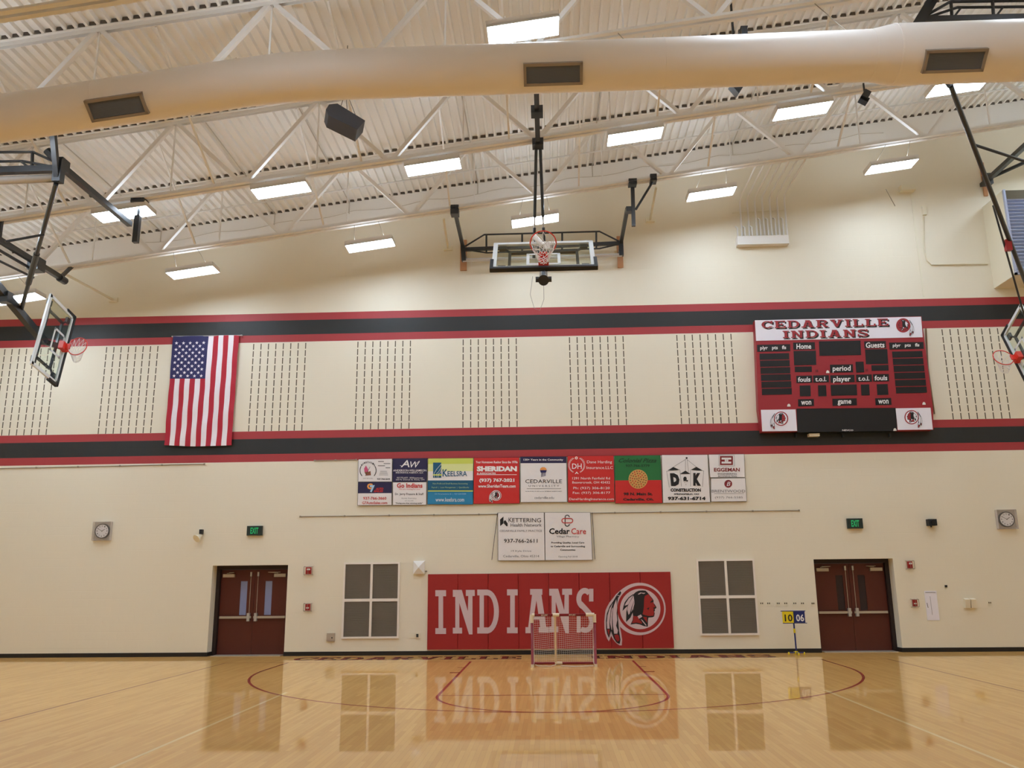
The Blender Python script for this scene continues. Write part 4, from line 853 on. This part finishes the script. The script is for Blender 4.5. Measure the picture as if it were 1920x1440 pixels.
def _ket(a):   # crop 920,950 k=9.6
    a.poly([(168, 232), (230, 178), (230, 300), (172, 350)], 'ink_black'); a.poly([(235, 262), (262, 240), (305, 300), (305, 352), (282, 352), (235, 300)], 'ink_black')
    a.T('K', 322, 196, 385, 280, 'ink_black'); a.T('ETTERING', 390, 206, 905, 280, 'ink_black'); a.T('Health Network', 358, 300, 918, 360, 'ink_grey', bold=0.01); a.T('CEDARVILLE FAMILY PRACTICE', 162, 418, 922, 452, 'ink_grey')
    a.T('937-766-2611', 240, 580, 842, 650, 'ink_black', bold=0.01); a.T('19 Kyle Drive', 368, 782, 730, 822, 'ink_grey'); a.T('Cedarville, Ohio 45314', 225, 870, 872, 918, 'ink_grey')
banner([(134, 112), (958, 106), (974, 966), (136, 968)], 'white health network banner, left of the two in the lower pair', [(0, 1, 'banner_white')], _ket, 9.6, 920, 950, group='lower pair of banners')
def _cc(a):
    for (x0, y0, x1, y1, m_) in ((1340, 152, 1415, 352, 'ink_black'), (1282, 212, 1478, 292, 'ink_red')):
        cx, cy_, hw, hh = (x0+x1)/2, (y0+y1)/2, (x1-x0)/2, (y1-y0)/2; r = min(hw, hh); pts = []
        for i in range(41):
            an = 2*math.pi*i/40; pts.append((cx+math.copysign(hw-r, math.cos(an))+r*math.cos(an), cy_+math.copysign(hh-r, math.sin(an))+r*math.sin(an)))
        a.line(pts, 16, m_, 0.004 if m_ == 'ink_black' else 0.005)
    a.T('Cedar', 1052, 388, 1425, 494, 'ink_black', bold=0.03); a.T('Care', 1450, 388, 1718, 494, 'ink_red', bold=0.01); a.T('Village Pharmacy', 1185, 520, 1592, 562, 'ink_grey')
    a.T('Providing Quality, Local Care', 1092, 632, 1685, 672, 'ink_black', bold=0.02); a.T('to Cedarville and Surrounding', 1080, 698, 1698, 738, 'ink_black', bold=0.02); a.T('Communities', 1252, 762, 1525, 792, 'ink_black', bold=0.02); a.T('Opening Fall 2018', 1218, 885, 1562, 922, 'ink_grey')
banner([(974, 106), (1792, 106), (1828, 958), (986, 964)], 'white pharmacy banner with an interlocked cross logo, right of the two in the lower pair', [(0, 1, 'banner_white')], _cc, 9.6, 920, 950, group='lower pair of banners')
for p, q, l in (((933, 962), (922, 1050), 'black slanting cord left of the lower pair of banners'), ((1110.5, 961), (1115.5, 1049), 'black slanting cord right of the lower pair of banners')):
    b = MB(); b.tube([at_y(*p, D-.034), at_y(*q, D-.034)], 0.007, 'edge_black', 6); tag(b.build('cord'), l, 'cord')
def rail(p, q, label, n=9):
    b = MB(); A_, B_ = at_y(*p, D-.014), at_y(*q, D-.014); b.tube([A_, B_], 0.011, 'wire_grey', 6)
    for i in range(n+1):
        c = A_.lerp(B_, i/n); b.box(c.x-0.02, c.x+0.02, D-0.026, D-0.0005, c.z-0.02, c.z+0.02, 'wire_grey')
    tag(b.build('banner_rail'), label, 'rail')
rail((563, 968.5), (1498, 957), 'long thin rail on the wall behind the lower pair of banners', 11)
rail((-10, 878.5), (383, 870), 'thin rail just below the stripes, left of the upper banner row', 5)
rail((590, 863.5), (668, 862), 'short piece of rail at the left end of the upper banner row', 2)

# wall mat with slab lettering ---------------------------------------------
def wall_mat():
    k = 3.6923; YM = D-0.055
    p0, p1 = wy(802.5, 1077), wy(1260, 1216)
    X_0, X_1, Z_1, Z_0 = -0.868, 5.205, 1.955, 0.135
    t = empty('wall_mat', ((X_0+X_1)/2, D, Z_0)); tag(t, 'padded red wall mat with pale INDIANS lettering and a ringed profile emblem', 'wall mat')
    n = 8; w_ = (X_1-X_0)/n
    for i in range(n):
        mb = MB(); a, c = X_0+i*w_+0.002, X_0+(i+1)*w_-0.002; r = 0.012
        mb.prism([(a, D-0.001, Z_0), (a, YM+r, Z_0), (a+r, YM, Z_0), (c-r, YM, Z_0), (c, YM+r, Z_0), (c, D-0.001, Z_0)], (0, 0, Z_1-Z_0), 'mat_red'); mb.build('mat_panel', t)
    mb = MB(); a = Art(mb, 780, 1060, k, YM)
    R = lambda x0, y0, x1, y1: a.poly([(x0, y0), (x1, y0), (x1, y1), (x0, y1)], 'mat_letter', 0.003)
    for x in (134, 630): # I
        y0, y1 = (172, 475) if x == 134 else (166, 470)
        R(x, y0, x+74, y0+42); R(x, y1-40, x+74, y1); R(x+22, y0+30, x+54, y1-30)
    for x, y0 in ((255, 170), (922, 162)): # N
        R(x, y0, x+50, y0+48); R(x+17, y0, x+45, y0+300); R(x, y0+262, x+64, y0+302)
        a.poly([(x+17, y0), (x+62, y0), (x+110, y0+170), (x+136, y0+308), (x+112, y0+308)], 'mat_letter', 0.003); R(x+90, y0, x+152 if x < 300 else x+158, y0+42); a.poly([(x+108, y0), (x+136, y0), (x+136, y0+308), (x+112, y0+308), (x+104, y0+150)], 'mat_letter', 0.003)
    # D
    R(424, 168, 500, 208); R(424, 430, 500, 472); R(440, 168, 470, 472)
    for p in _arc(492, 320, 82, 152, -90, 90, 34, 40, 16): a.poly(p, 'mat_letter', 0.003)
    # A
    R(790, 164, 875, 204); R(758, 428, 812, 470); R(850, 428, 920, 466); a.poly([(808, 164), (846, 164), (798, 470), (772, 470)], 'mat_letter', 0.003); a.poly([(822, 164), (862, 164), (908, 466), (866, 466)], 'mat_letter', 0.003); R(800, 352, 880, 376)
    # S
    for p in _arc(1172, 232, 62, 76, 195-195, 1, 30, 36, 1): pass
    for p in _arc(1168, 232, 58, 76, 90, 320, 34, 38, 16): a.poly(p, 'mat_letter', 0.003)
    a.poly([(1120, 270), (1150, 250), (1212, 318), (1232, 360), (1200, 378), (1185, 345)], 'mat_letter', 0.003)
    for p in _arc(1172, 392, 60, 76, -35, 130, 32, 36, 16): a.poly(p, 'mat_letter', 0.003)
    R(1198, 162, 1228, 250); R(1112, 342, 1140, 466)
    mb.build('mat_lettering', t)
    mb = MB(); a = Art(mb, 1120, 1080, 10.287, YM); emblem(a, 812, 636, 1.0, False, dict(w='mat_letter', r='mat_red', k='ink_black'), 0.003); mb.build('mat_emblem', t)
wall_mat()

# return air louvres
def louvre(q, label):
    TL_, TR_, BR_, BL_ = [wy(*p) for p in q]
    x0, x1 = (TL_.x+BL_.x)/2, (TR_.x+BR_.x)/2; z1, z0 = (TL_.z+TR_.z)/2, (BL_.z+BR_.z)/2
    t = empty('wall_vent', ((x0+x1)/2, D, z0)); tag(t, label, 'vent', 'large louvred wall vents')
    xm, zm = (x0+x1)/2, (z0+z1)/2; mb = MB()
    for a, c in ((x0, x0+0.045), (xm-0.03, xm+0.03), (x1-0.045, x1)): mb.box(a, c, D-0.04, D, z0, z1, 'vent_frame')
    for a, c in ((z0, z0+0.045), (zm-0.035, zm+0.035), (z1-0.045, z1)): mb.box(x0+0.045, xm-0.03, D-0.04, D, a, c, 'vent_frame'); mb.box(xm+0.03, x1-0.045, D-0.04, D, a, c, 'vent_frame')
    mb.build('vent_frame', t)
    for a, c in ((x0+0.045, xm-0.03), (xm+0.03, x1-0.045)):
        for e, f in ((z0+0.045, zm-0.035), (zm+0.035, z1-0.045)):
            mb = MB(); mb.box(a, c, D-0.008, D-0.002, e, f, 'louver_grey'); n = 32
            for i in range(n): zc = e+(f-e)*(i+0.5)/n; mb.obox(((a+c)/2, D-0.02, zc), ((1, 0, 0), (0, 1, 0.6), (0, -0.6, 1)), ((c-a)/2, 0.010, 0.002), 'louver_grey')
            mb.build('louver_panel', t, label='grey slatted panel')
louvre([(645, 1056), (750, 1053), (748, 1197), (641, 1197)], 'square white framed grey louvred vent left of the red wall mat')
louvre([(1304, 1049), (1413, 1048), (1424, 1191), (1314, 1191)], 'square white framed grey louvred vent right of the red wall mat')

# clocks
def clock(cx, cy_, q, label):
    c = wy(cx, cy_); t = empty('wall_clock', c); tag(t, label, 'clock')
    r = 0.19
    mb = MB(); mb.tube([(c.x, D-0.002, c.z), (c.x, D-0.06, c.z)], r, 'black_rubber', 40); mb.tube([(c.x+math.cos(i*math.pi/20)*(r-0.012), D-0.062, c.z+math.sin(i*math.pi/20)*(r-0.012)) for i in range(40)], 0.012, 'black_rubber', 8, closed=True); mb.build('clock_case', t)
    mb = MB(); mb.poly([(c.x+math.cos(i*math.pi/20)*(r-0.02), D-0.062, c.z+math.sin(i*math.pi/20)*(r-0.02)) for i in range(40)], 'clock_face')
    for h in range(1, 13):
        an = math.radians(90-30*h); vs, fs = glyphs(str(h), 0.02); s_ = 0.03
        mb.add([(c.x+math.cos(an)*0.13+(u-0.5)*s_, D-0.064, c.z+math.sin(an)*0.13+(v-0.5)*s_*1.2) for u, v in vs], fs, 'ink_black')
    f_ = mb.build('clock_face', t)
    for L, w_, an in ((0.085, 0.012, 90-56), (0.125, 0.008, 90+60)):
        mb = MB(); d_ = Vector((math.cos(math.radians(an)), 0, math.sin(math.radians(an)))); mb.bar(Vector((c.x, D-0.067, c.z))-d_*0.02, Vector((c.x, D-0.067, c.z))+d_*L, 0.003, w_, 'ink_black', up=(0, 1, 0)) if False else mb.obox(Vector((c.x, D-0.067, c.z))+d_*(L/2-0.01), (d_, (0, 1, 0), d_.cross(Vector((0, 1, 0)))), (L/2+0.01, 0.0012, w_/2), 'ink_black'); mb.build('clock_hand', t)
    mb = MB(); W_ = 0.235
    mb.box(c.x-W_, c.x+W_, D-0.10, D-0.095, c.z-W_, c.z+W_, 'guard_clear')
    for s_ in (-1, 1): mb.box(c.x+s_*W_-0.004, c.x+s_*W_+0.004, D-0.10, D, c.z-W_, c.z+W_, 'guard_side'); mb.box(c.x-W_, c.x+W_, D-0.10, D, c.z+s_*W_-0.004, c.z+s_*W_+0.004, 'guard_side')
    mb.box(c.x-W_, c.x+W_, D-0.006, D-0.001, c.z-W_, c.z+W_, 'guard_side')
    mb.build('clear_guard', t)
clock(193.5, 996, None, 'round wall clock in a clear square guard, left of the left exit sign')
clock(1885.5, 974, None, 'round wall clock in a clear square guard, near the right edge')

def exit_sign(x0, y0, x1, y1, label):
    p, q = wy(x0, y0), wy(x1, y1); t = empty('exit_sign', ((p.x+q.x)/2, D, q.z)); tag(t, label, 'exit sign')
    mb = MB(); mb.box(p.x, q.x, D-0.07, D, q.z, p.z, 'exit_box'); mb.build('sign_box', t)
    mb = MB(); vs, fs = glyphs('EXIT', 0.02); w_ = q.x-p.x; h_ = p.z-q.z
    mb.add([(p.x+w_*(0.24+0.52*u), D-0.073, q.z+h_*(0.18+0.64*v)) for u, v in vs], fs, 'exit_green'); mb.build('sign_lettering', t)
exit_sign(465, 986.5, 492.5, 1004, 'green exit sign above the left double door')
exit_sign(1586.5, 972.5, 1617, 991, 'green exit sign above the right double door')

def alarm(x0, y0, x1, y1, kind, label):
    p, q = wy(x0, y0), wy(x1, y1); cx_, cz_ = (p.x+q.x)/2, (p.z+q.z)/2; w_, h_ = (q.x-p.x)/2, (p.z-q.z)/2
    t = empty('fire_alarm' if kind == 's' else 'alarm_pull_station', (cx_, D, cz_)); tag(t, label, 'fire alarm' if kind == 's' else 'alarm pull station')
    mb = MB(); mb.box(cx_-w_*0.62, cx_+w_*0.62, D-0.05, D, cz_-h_*0.8, cz_+h_*0.8, 'alarm_red'); mb.build('alarm_body', t)
    mb = MB()
    if kind == 's': mb.box(cx_-w_*0.3, cx_+w_*0.4, D-0.075, D-0.05, cz_+h_*0.1, cz_+h_*0.5, 'white_plastic'); mb.build('strobe_lens', t)
    else: mb.box(cx_-w_*0.35, cx_+w_*0.35, D-0.07, D-0.05, cz_-h_*0.3, cz_, 'white_plastic'); mb.build('pull_handle', t)
    mb = MB(); r = 0.006
    for s_ in (-1, 1):
        mb.tube([(cx_+s_*w_, D, cz_-h_), (cx_+s_*w_, D-0.08, cz_-h_*0.9), (cx_+s_*w_, D-0.08, cz_+h_*0.9), (cx_+s_*w_, D, cz_+h_)], r, 'wire_grey', 5); mb.tube([(cx_-w_, D-0.08, cz_+s_*h_*0.9), (cx_+w_, D-0.08, cz_+s_*h_*0.9)], r, 'wire_grey', 5)
    mb.tube([(cx_, D, cz_-h_), (cx_, D-0.08, cz_-h_*0.9), (cx_, D-0.08, cz_+h_*0.9), (cx_, D, cz_+h_)], r*0.8, 'wire_grey', 5); mb.build('wire_guard', t)
alarm(571.5, 1062, 587, 1078, 's', 'red fire alarm strobe in a wire guard, right of the left door')
alarm(571, 1131, 584.5, 1146, 'p', 'small red alarm pull station in a wire guard, right of the left door')
alarm(1697, 1051, 1713, 1067, 's', 'red fire alarm strobe in a wire guard, right of the right door')
alarm(1707, 1123, 1721.5, 1138, 'p', 'small red alarm pull station in a wire guard, right of the right door')

def wallbox(name, x0, y0, x1, y1, dep, m_, label, cat, extra=None, group=None):
    p, q = wy(x0, y0), wy(x1, y1); mb = MB(); mb.box(p.x, q.x, D-dep, D-0.0005, q.z, p.z, m_)
    if extra: extra(mb, p, q)
    return tag(mb.build(name), label, cat, group)
def ex_speaker(mb, p, q):
    c = ((p.x+q.x)/2, D-0.16, p.z*0.5+q.z*0.5)
    mb.add([(p.x, D-0.08, p.z), (q.x, D-0.08, p.z), c, (p.x, D-0.08, q.z), (q.x, D-0.08, q.z)], [(0, 1, 2), (1, 4, 2), (4, 3, 2), (3, 0, 2)], 'white_plastic')
wallbox('wall_speaker', 776, 1052, 796.5, 1076, 0.08, 'white_plastic', 'white wedge-fronted wall box between the left vent and the red mat', 'speaker', ex_speaker)
wallbox('wire_stub', 797, 1070, 801, 1072.5, 0.02, 'wire_grey', 'short grey stub of conduit beside the white wall box', 'conduit')
def ex_out(mb, p, q):
    cx_, cz_ = (p.x+q.x)/2, (p.z+q.z)/2
    mb.box(cx_+0.02, cx_+0.05, D-0.052, D-0.05, cz_-0.03, cz_+0.0, 'ink_black'); mb.box(p.x+0.02, cx_-0.01, D-0.056, D-0.05, q.z+0.03, p.z-0.03, 'brushed')
wallbox('outlet_box', 613.5, 1187, 628, 1202, 0.05, 'brushed', 'small metal outlet box low on the wall left of the left vent', 'outlet', ex_out)
def ex_sw(mb, p, q): mb.box(p.x+0.012, p.x+0.065, D-0.03, D-0.02, q.z+0.03, p.z-0.02, 'ink_black')
wallbox('wall_switch', 780, 1187, 788.5, 1197, 0.02, 'glove_box', 'small wall plate with a dark socket beside the lower left of the red mat', 'wall plate', ex_sw)
wallbox('wall_plate', 767, 1186.5, 777, 1196, 0.01, 'cream_paint', 'blank cream wall plate left of the dark socket', 'wall plate')
wallbox('wall_plate', 316, 1195, 321, 1201, 0.01, 'cream_paint', 'blank small cream plate low on the bare wall left of the left door', 'wall plate')
t = empty('horn_speaker', wy(375, 1003)); tag(t, 'small horn speaker with a black bracket left of the left exit sign', 'horn speaker')
b = MB(); p, q = wy(376.5, 993), wy(381.5, 1001.5); b.box(p.x, q.x, D-0.1, D, q.z, p.z, 'black_rubber'); b.build('bracket', t)
b = MB(); c = wy(379, 1004); b.tube([(c.x, D-0.02, c.z), (c.x-0.03, D-0.10, c.z-0.03), (c.x-0.07, D-0.18, c.z-0.09)], [0.03, 0.05, 0.11], 'glove_box', 16); b.build('horn', t)
b = MB(); c = wy(1744, 980); t = empty('security_camera', c); tag(t, 'small black boxed camera right of the right exit sign', 'camera')
b.box(c.x-0.1, c.x+0.1, D-0.16, D, c.z-0.08, c.z+0.08, 'black_rubber'); b.build('camera_housing', t)
b = MB(); b.tube([(c.x, D-0.16, c.z+0.01), (c.x, D-0.18, c.z+0.01)], 0.05, 'sb_black', 16); b.tube([(c.x-0.03, D-0.1, c.z-0.08), (c.x-0.03, D-0.1, c.z-0.12)], 0.02, 'black_steel', 8); b.build('camera_lens', t)
for i, x in enumerate((1428, 1441, 1459, 1473, 1490, 1504.5, 1524)):
    def ex(mb, p, q):
        for u in (0.3, 0.7): mb.box(p.x+(q.x-p.x)*u-0.012, p.x+(q.x-p.x)*u+0.012, D-0.012, D-0.008, (p.z+q.z)/2-0.018, (p.z+q.z)/2+0.018, 'slot_dark')
    wallbox('wall_plate', x-4.5, 1126.5, x+4.5, 1136, 0.009, 'cream_paint', ('first', 'second', 'third', 'fourth', 'fifth', 'sixth', 'seventh')[i]+' cream plate with two dark holes, counted from the right vent', 'wall plate', ex, 'row of cream plates')
wallbox('wall_plate', 1851, 1126, 1860, 1134, 0.009, 'cream_paint', 'lone cream plate with two dark holes at the far right', 'wall plate', ex)
def ex_sign(mb, p, q):
    a = Art(mb, 1670, 960, 6.544, D-0.012); a.line([(482, 1035), (512, 1262)], 4, 'ink_grey', 0.003); a.line([(445, 1115), (460, 1175)], 8, 'ink_grey', 0.003); a.rect(425, 984, 550, 990, 'ink_grey', 0.003)
pa, pb, pc, pd = wy(1732.5, 1108), wy(1755, 1108), wy(1762, 1163), wy(1739, 1163)
b = MB(); xa, xb = (pa.x+pd.x)/2, (pb.x+pc.x)/2; b.box(xa, xb, D-0.012, D, (pc.z+pd.z)/2, (pa.z+pb.z)/2, 'sb_white'); ex_sign(b, None, None)
tag(b.build('notice_board'), 'tall narrow pale notice board right of the right door', 'notice board')
for x, l in ((1811.5, 'left of the two cream dispensers on the wall near the right edge'), (1822.5, 'right of the two cream dispensers on the wall near the right edge')):
    c0 = wy(x, 1131); b = MB(); b.prism([(c0.x-0.06, D, c0.z-0.11), (c0.x-0.06, D-0.08, c0.z-0.11), (c0.x-0.06, D-0.11, c0.z+0.09), (c0.x-0.06, D, c0.z+0.12)], (0.12, 0, 0), 'glove_box')
    tag(b.build('soap_dispenser'), l, 'dispenser')
wallbox('wall_hook', 1771, 1097, 1775.5, 1101, 0.03, 'sb_black', 'tiny dark hook on the wall right of the notice board', 'hook')

# wireway tray with conduits, high on the wall
t = empty('wireway', wy(1429, 450)); tag(t, 'white wireway tray with a comb of conduits high on the wall left of the scoreboard', 'wireway')
p, q = at_y(1381, 445, D-0.12), at_y(1478, 455, D-0.12); zt, zb = p.z, q.z-0.05
b = MB(); b.box(p.x, q.x, D-0.2, D-0.002, zb, zt, 'white_plastic'); b.build('tray', t)
for i in range(7):
    x0 = at_y(1387+14*i, 380, D-0.08).x
    b = MB(); zb_ = at_y(1387+14*i, 374, D-0.08).z+0.02*i
    b.tube([(x0, D-0.08, zt-0.02), (x0, D-0.08, zb_-0.15), (x0, D-0.12, zb_-0.04), (x0, D-0.25, zb_), (x0, 19.9, zb_+0.02), (x0, 19.7, zb_+0.05)], 0.024, 'white_plastic', 8); b.build('conduit_run', t, smooth=True)
for i in range(7):
    x0 = at_y(1383+(14.4 if i > 2 else 13.5)*i, 440, D-0.1).x; hgt = 0.28 if i < 3 else 0.5
    b = MB(); b.tube([(x0, D-0.12, zt-0.02), (x0, D-0.12, zt+hgt), (x0-0.02, D-0.05, zt+hgt+0.06), (x0-0.02, D-0.022, zt+hgt+0.06)], 0.02, 'white_plastic', 8); b.build('short_stub', t, smooth=True)
b = MB(); b.tube([(p.x-0.05, D-0.03, zt+0.75), (q.x, D-0.03, zt+0.8)], 0.012, 'cream_paint', 6); b.build('support_bar', t)

# louvred heater housing at the far right
hp = at_y(1887, 357, 20.9); hq = at_y(1897, 515, 20.9); hx = (hp.x+hq.x)/2
t = empty('air_handler', (hx+1.0, 21.4, hq.z)); tag(t, 'cream wall box with bluish metal louvres at the right edge', 'air handler')
b = MB(); z0_, z1_ = at_y(1855, 508, D).z-0.2, hp.z+0.02
z0_ = hq.z
b.box(hx, hx+2.4, 20.95, D-0.001, z0_, z1_, 'cream_paint'); b.build('housing', t)
b = MB(); zt_ = z1_-0.02; zb_ = z0_+0.05; b.box(hx+0.02, hx+2.38, 20.9, 20.94, zt_-0.25, zt_, 'slot_dark'); n = 22
for i in range(n):
    zc = zb_+(zt_-0.3-zb_)*i/(n-1); b.obox((hx+1.2, 20.92, zc), ((1, 0, 0), (0, 1, -.8), (0, .8, 1)), (1.17, 0.06, 0.006), 'galv')
b.box(hx, hx+0.05, 20.88, 20.95, z0_, z1_, 'galv'); b.box(hx, hx+2.4, 20.88, 20.95, z0_, z0_+0.05, 'galv'); b.build('louver_bank', t, label='bluish metal louvres')

# conduits and small painted fittings on the upper right wall
b = MB(); b.tube([at_y(1731, 406, D-.03), at_y(1733, 470, D-.03), at_y(1738, 488, D-.03), at_y(1746, 496, D-.03), at_y(1852, 495, D-.03)], 0.018, 'cream_paint', 8)
tag(b.build('conduit', smooth=True), 'cream painted conduit bending above the scoreboard towards the right wall box', 'conduit')
wallbox('junction_box', 1727, 388, 1736, 404, 0.08, 'cream_paint', 'cream painted junction box above the right part of the scoreboard', 'box')
wallbox('roof_bracket', 1684, 352, 1712, 361, 0.2, 'cream_paint', 'cream painted ledge bracket high above the scoreboard', 'bracket')
b = MB(); p = at_y(1709, 365, D-.01); q = at_y(1725, 556, D-.01); b.box(p.x-0.02, p.x+0.02, D-0.012, D-0.0005, q.z, p.z, 'cream_paint'); struct(b.build('trim_1'))
b = MB(); b.tube([at_y(1661, 355, 21.0), at_y(1678, 386, D-.03)], 0.01, 'wire_grey', 6); tag(b.build('cable'), 'thin cable hanging on the wall below the lamp above the scoreboard', 'cable')
for (a0, a1, l) in (((832, 410), (840, 465), 'thin painted brace from the joist down to the wall left of the middle hoop'), ((1230, 352), (1219, 412), 'thin painted brace from the joist down to the wall right of the middle hoop'), ((115, 510), (212, 562), 'long painted brace from the joist down to the wall right of the left hoop')):
    A_ = at_y(*a0, 19.8); B_ = at_y(*a1, D-0.06); b = MB(); b.bar(A_, B_, 0.05, 0.05, 'cream_paint'); b.box(B_.x-0.12, B_.x+0.12, D-0.08, D-0.001, B_.z-0.06, B_.z+0.06, 'cream_paint'); tag(b.build('wall_brace'), l, 'brace', 'braces from the joist to the wall')

# ================================================================== on the floor
def goal():
    x0, x1, yf = 1.80, 3.13, 18.85; H = 1.06; yb = 19.34; r = 0.028
    t = empty('hockey_goal', ((x0+x1)/2, yf, 0)); tag(t, 'small dark red floor hockey goal with a white net in front of the wall mat', 'hockey goal')
    xm = x0+0.495
    for x in (x0, x1):
        b = MB(); b.tube([(x, yf, 0.05), (x, yf, H-0.12)], r, 'goal_red', 14); b.build('post', t, smooth=True)
        b = MB(); b.tube([(x, yf, 0.0), (x, yf, 0.06)], r+0.006, 'goal_cream', 14); b.build('foot_cap', t, label='cream foot cap')
        b = MB(); s_ = 1 if x == x0 else -1
        b.tube([(x, yf, H-0.16), (x, yf, H+0.01)], r+0.01, 'goal_cream', 14); b.tube([(x, yf, H), (x+s_*(0.06 if x == x0 else 0.18), yf, H)], r+0.01, 'goal_cream', 14); b.build('corner_joint', t, label='cream corner joint')
        b = MB(); b.tube([(x, yf, 0.04), (x, yb, 0.04)], r*0.9, 'goal_red', 12); b.build('side_rail', t, smooth=True)
    b = MB(); b.tube([(x0, yf, H), (x1, yf, H)], r, 'goal_red', 14); b.build('crossbar', t, smooth=True)
    b = MB()
    vs, fs = glyphs('MYLEC', 0.02)
    for cx_ in (x0+0.27, x0+0.86): b.add([(cx_-0.07+0.14*u, yf-r-0.002, H-0.016+0.032*v) for u, v in vs], fs, 'goal_cream')
    b.build('bar_lettering', t)
    b = MB(); b.tube([(xm, yf, H-0.01), (xm, yf+0.02, H-0.03), (xm, yb, 0.05)], 0.022, 'goal_cream', 12); b.tube([(xm-0.05, yf, H), (xm+0.09, yf, H)], r+0.01, 'goal_cream', 14); b.tube([(xm-0.02, yb, 0.035), (xm+0.14, yb, 0.035)], r+0.006, 'goal_cream', 12); b.build('centre_brace', t, label='cream slanted centre brace')
    b = MB(); b.tube([(x0, yb, 0.035), (x1, yb, 0.035)], r*0.9, 'goal_red', 12); b.build('rear_rail', t)
    b = MB(); nx, nz = 30, 24
    def N(i, j):
        u = i/nx; v = j/nz; x = x0+0.04+(x1-x0-0.08)*u
        y = yf+(yb-yf)*(1-v)+0.10*math.sin(math.pi*v)*abs(math.sin((u-0.375)*2.6)); zz = 0.03+(H-0.05)*v-0.07*math.sin(math.pi*v)*abs(math.sin((u-0.375)*2.8)); return (x, y, zz)
    for i in range(nx+1): b.tube([N(i, j) for j in range(0, nz+1, 2)], 0.0022, 'net_white', 3)
    for j in range(nz+1): b.tube([N(i, j) for i in range(0, nx+1, 2)], 0.0022, 'net_white', 3)
    for sx, x in ((1, x0+0.03), (-1, x1-0.03)):
        for j in range(1, 16):
            zz = H*j/16; ye = yf+(yb-yf)*(1-zz/H); b.tube([(x, yf+0.02, zz), (x, ye, zz)], 0.0022, 'net_white', 3)
        for j in range(1, 8):
            yy = yf+(yb-yf)*j/8; b.tube([(x, yy, 0.04), (x, yy, H*(1-j/8))], 0.0022, 'net_white', 3)
    b.tube([(x0+0.06, yf+0.02, 0.05), (x0+0.12, yf+0.06, 0.02), (xm-0.1, yf+0.06, 0.015), (xm, yb-0.2, 0.02)], 0.008, 'net_white', 6); b.tube([(xm+0.1, yf+0.06, 0.02), (xm+0.4, yf, 0.015), (x1-0.05, yf+0.02, 0.02)], 0.008, 'net_white', 6)
    b.build('net', t)
goal()

def flip_stand():
    y = 21.42; t = empty('score_stand', (8.02, y, 0)); tag(t, 'navy and yellow flip score stand showing 10 and 06 near the right door', 'score stand')
    k = 10.2857; P = lambda px_, py_: at_y(1400+px_/k, 1100+py_/k, y)
    xc = 8.01
    b = MB(); b.tube([(xc, y, 0.05), (xc-0.01, y, 1.0)], 0.018, 'flip_blue', 12); b.build('pole', t)
    b = MB(); b.tube([(xc-0.005, y, 0.5), (xc-0.007, y, 0.6)], 0.024, 'flip_yellow', 12); b.build('sleeve', t, label='yellow sleeve')
    b = MB(); b.tube([(xc-0.30, y-0.02, 1.005), (xc+0.28, y-0.02, 1.005)], 0.010, 'flip_blue', 8); b.tube([(xc-0.27, y-0.02, 0.725), (xc+0.30, y-0.02, 0.725)], 0.008, 'flip_blue', 8); b.build('cross_rods', t)
    for x0, x1, m_, im, s_ in ((xc-0.275, xc-0.015, 'flip_yellow', 'ink_black', '10'), (xc-0.005, xc+0.255, 'flip_blue', 'ink_white', '06')):
        b = MB(); b.box(x0, x1, y-0.045, y-0.033, 0.735, 0.995, m_); vs, fs = glyphs(s_, 0.02)
        b.add([(x0+0.05+(x1-x0-0.075)*u, y-0.047, 0.765+0.165*v) for u, v in vs], fs, im); b.build('number_card', t, label='yellow card reading 10' if s_ == '10' else 'navy card reading 06')
    b = MB(); b.tube([(xc-0.18, y, 0.05), (xc+0.18, y, 0.05)], 0.014, 'flip_blue', 8); b.tube([(xc, y-0.18, 0.05), (xc, y+0.18, 0.05)], 0.014, 'flip_blue', 8); b.tube([(xc, y-0.03, 0.05), (xc, y+0.03, 0.05)], 0.04, 'flip_yellow', 10); b.build('base', t)
    for dx, dy in ((-.18, 0), (.18, 0), (0, -.18), (0, .18)):
        b = MB(); b.tube([(xc+dx-0.012, y+dy, 0.032), (xc+dx+0.012, y+dy, 0.032)], 0.032, 'flip_yellow', 14); b.build('wheel', t, label='yellow wheel')
flip_stand()
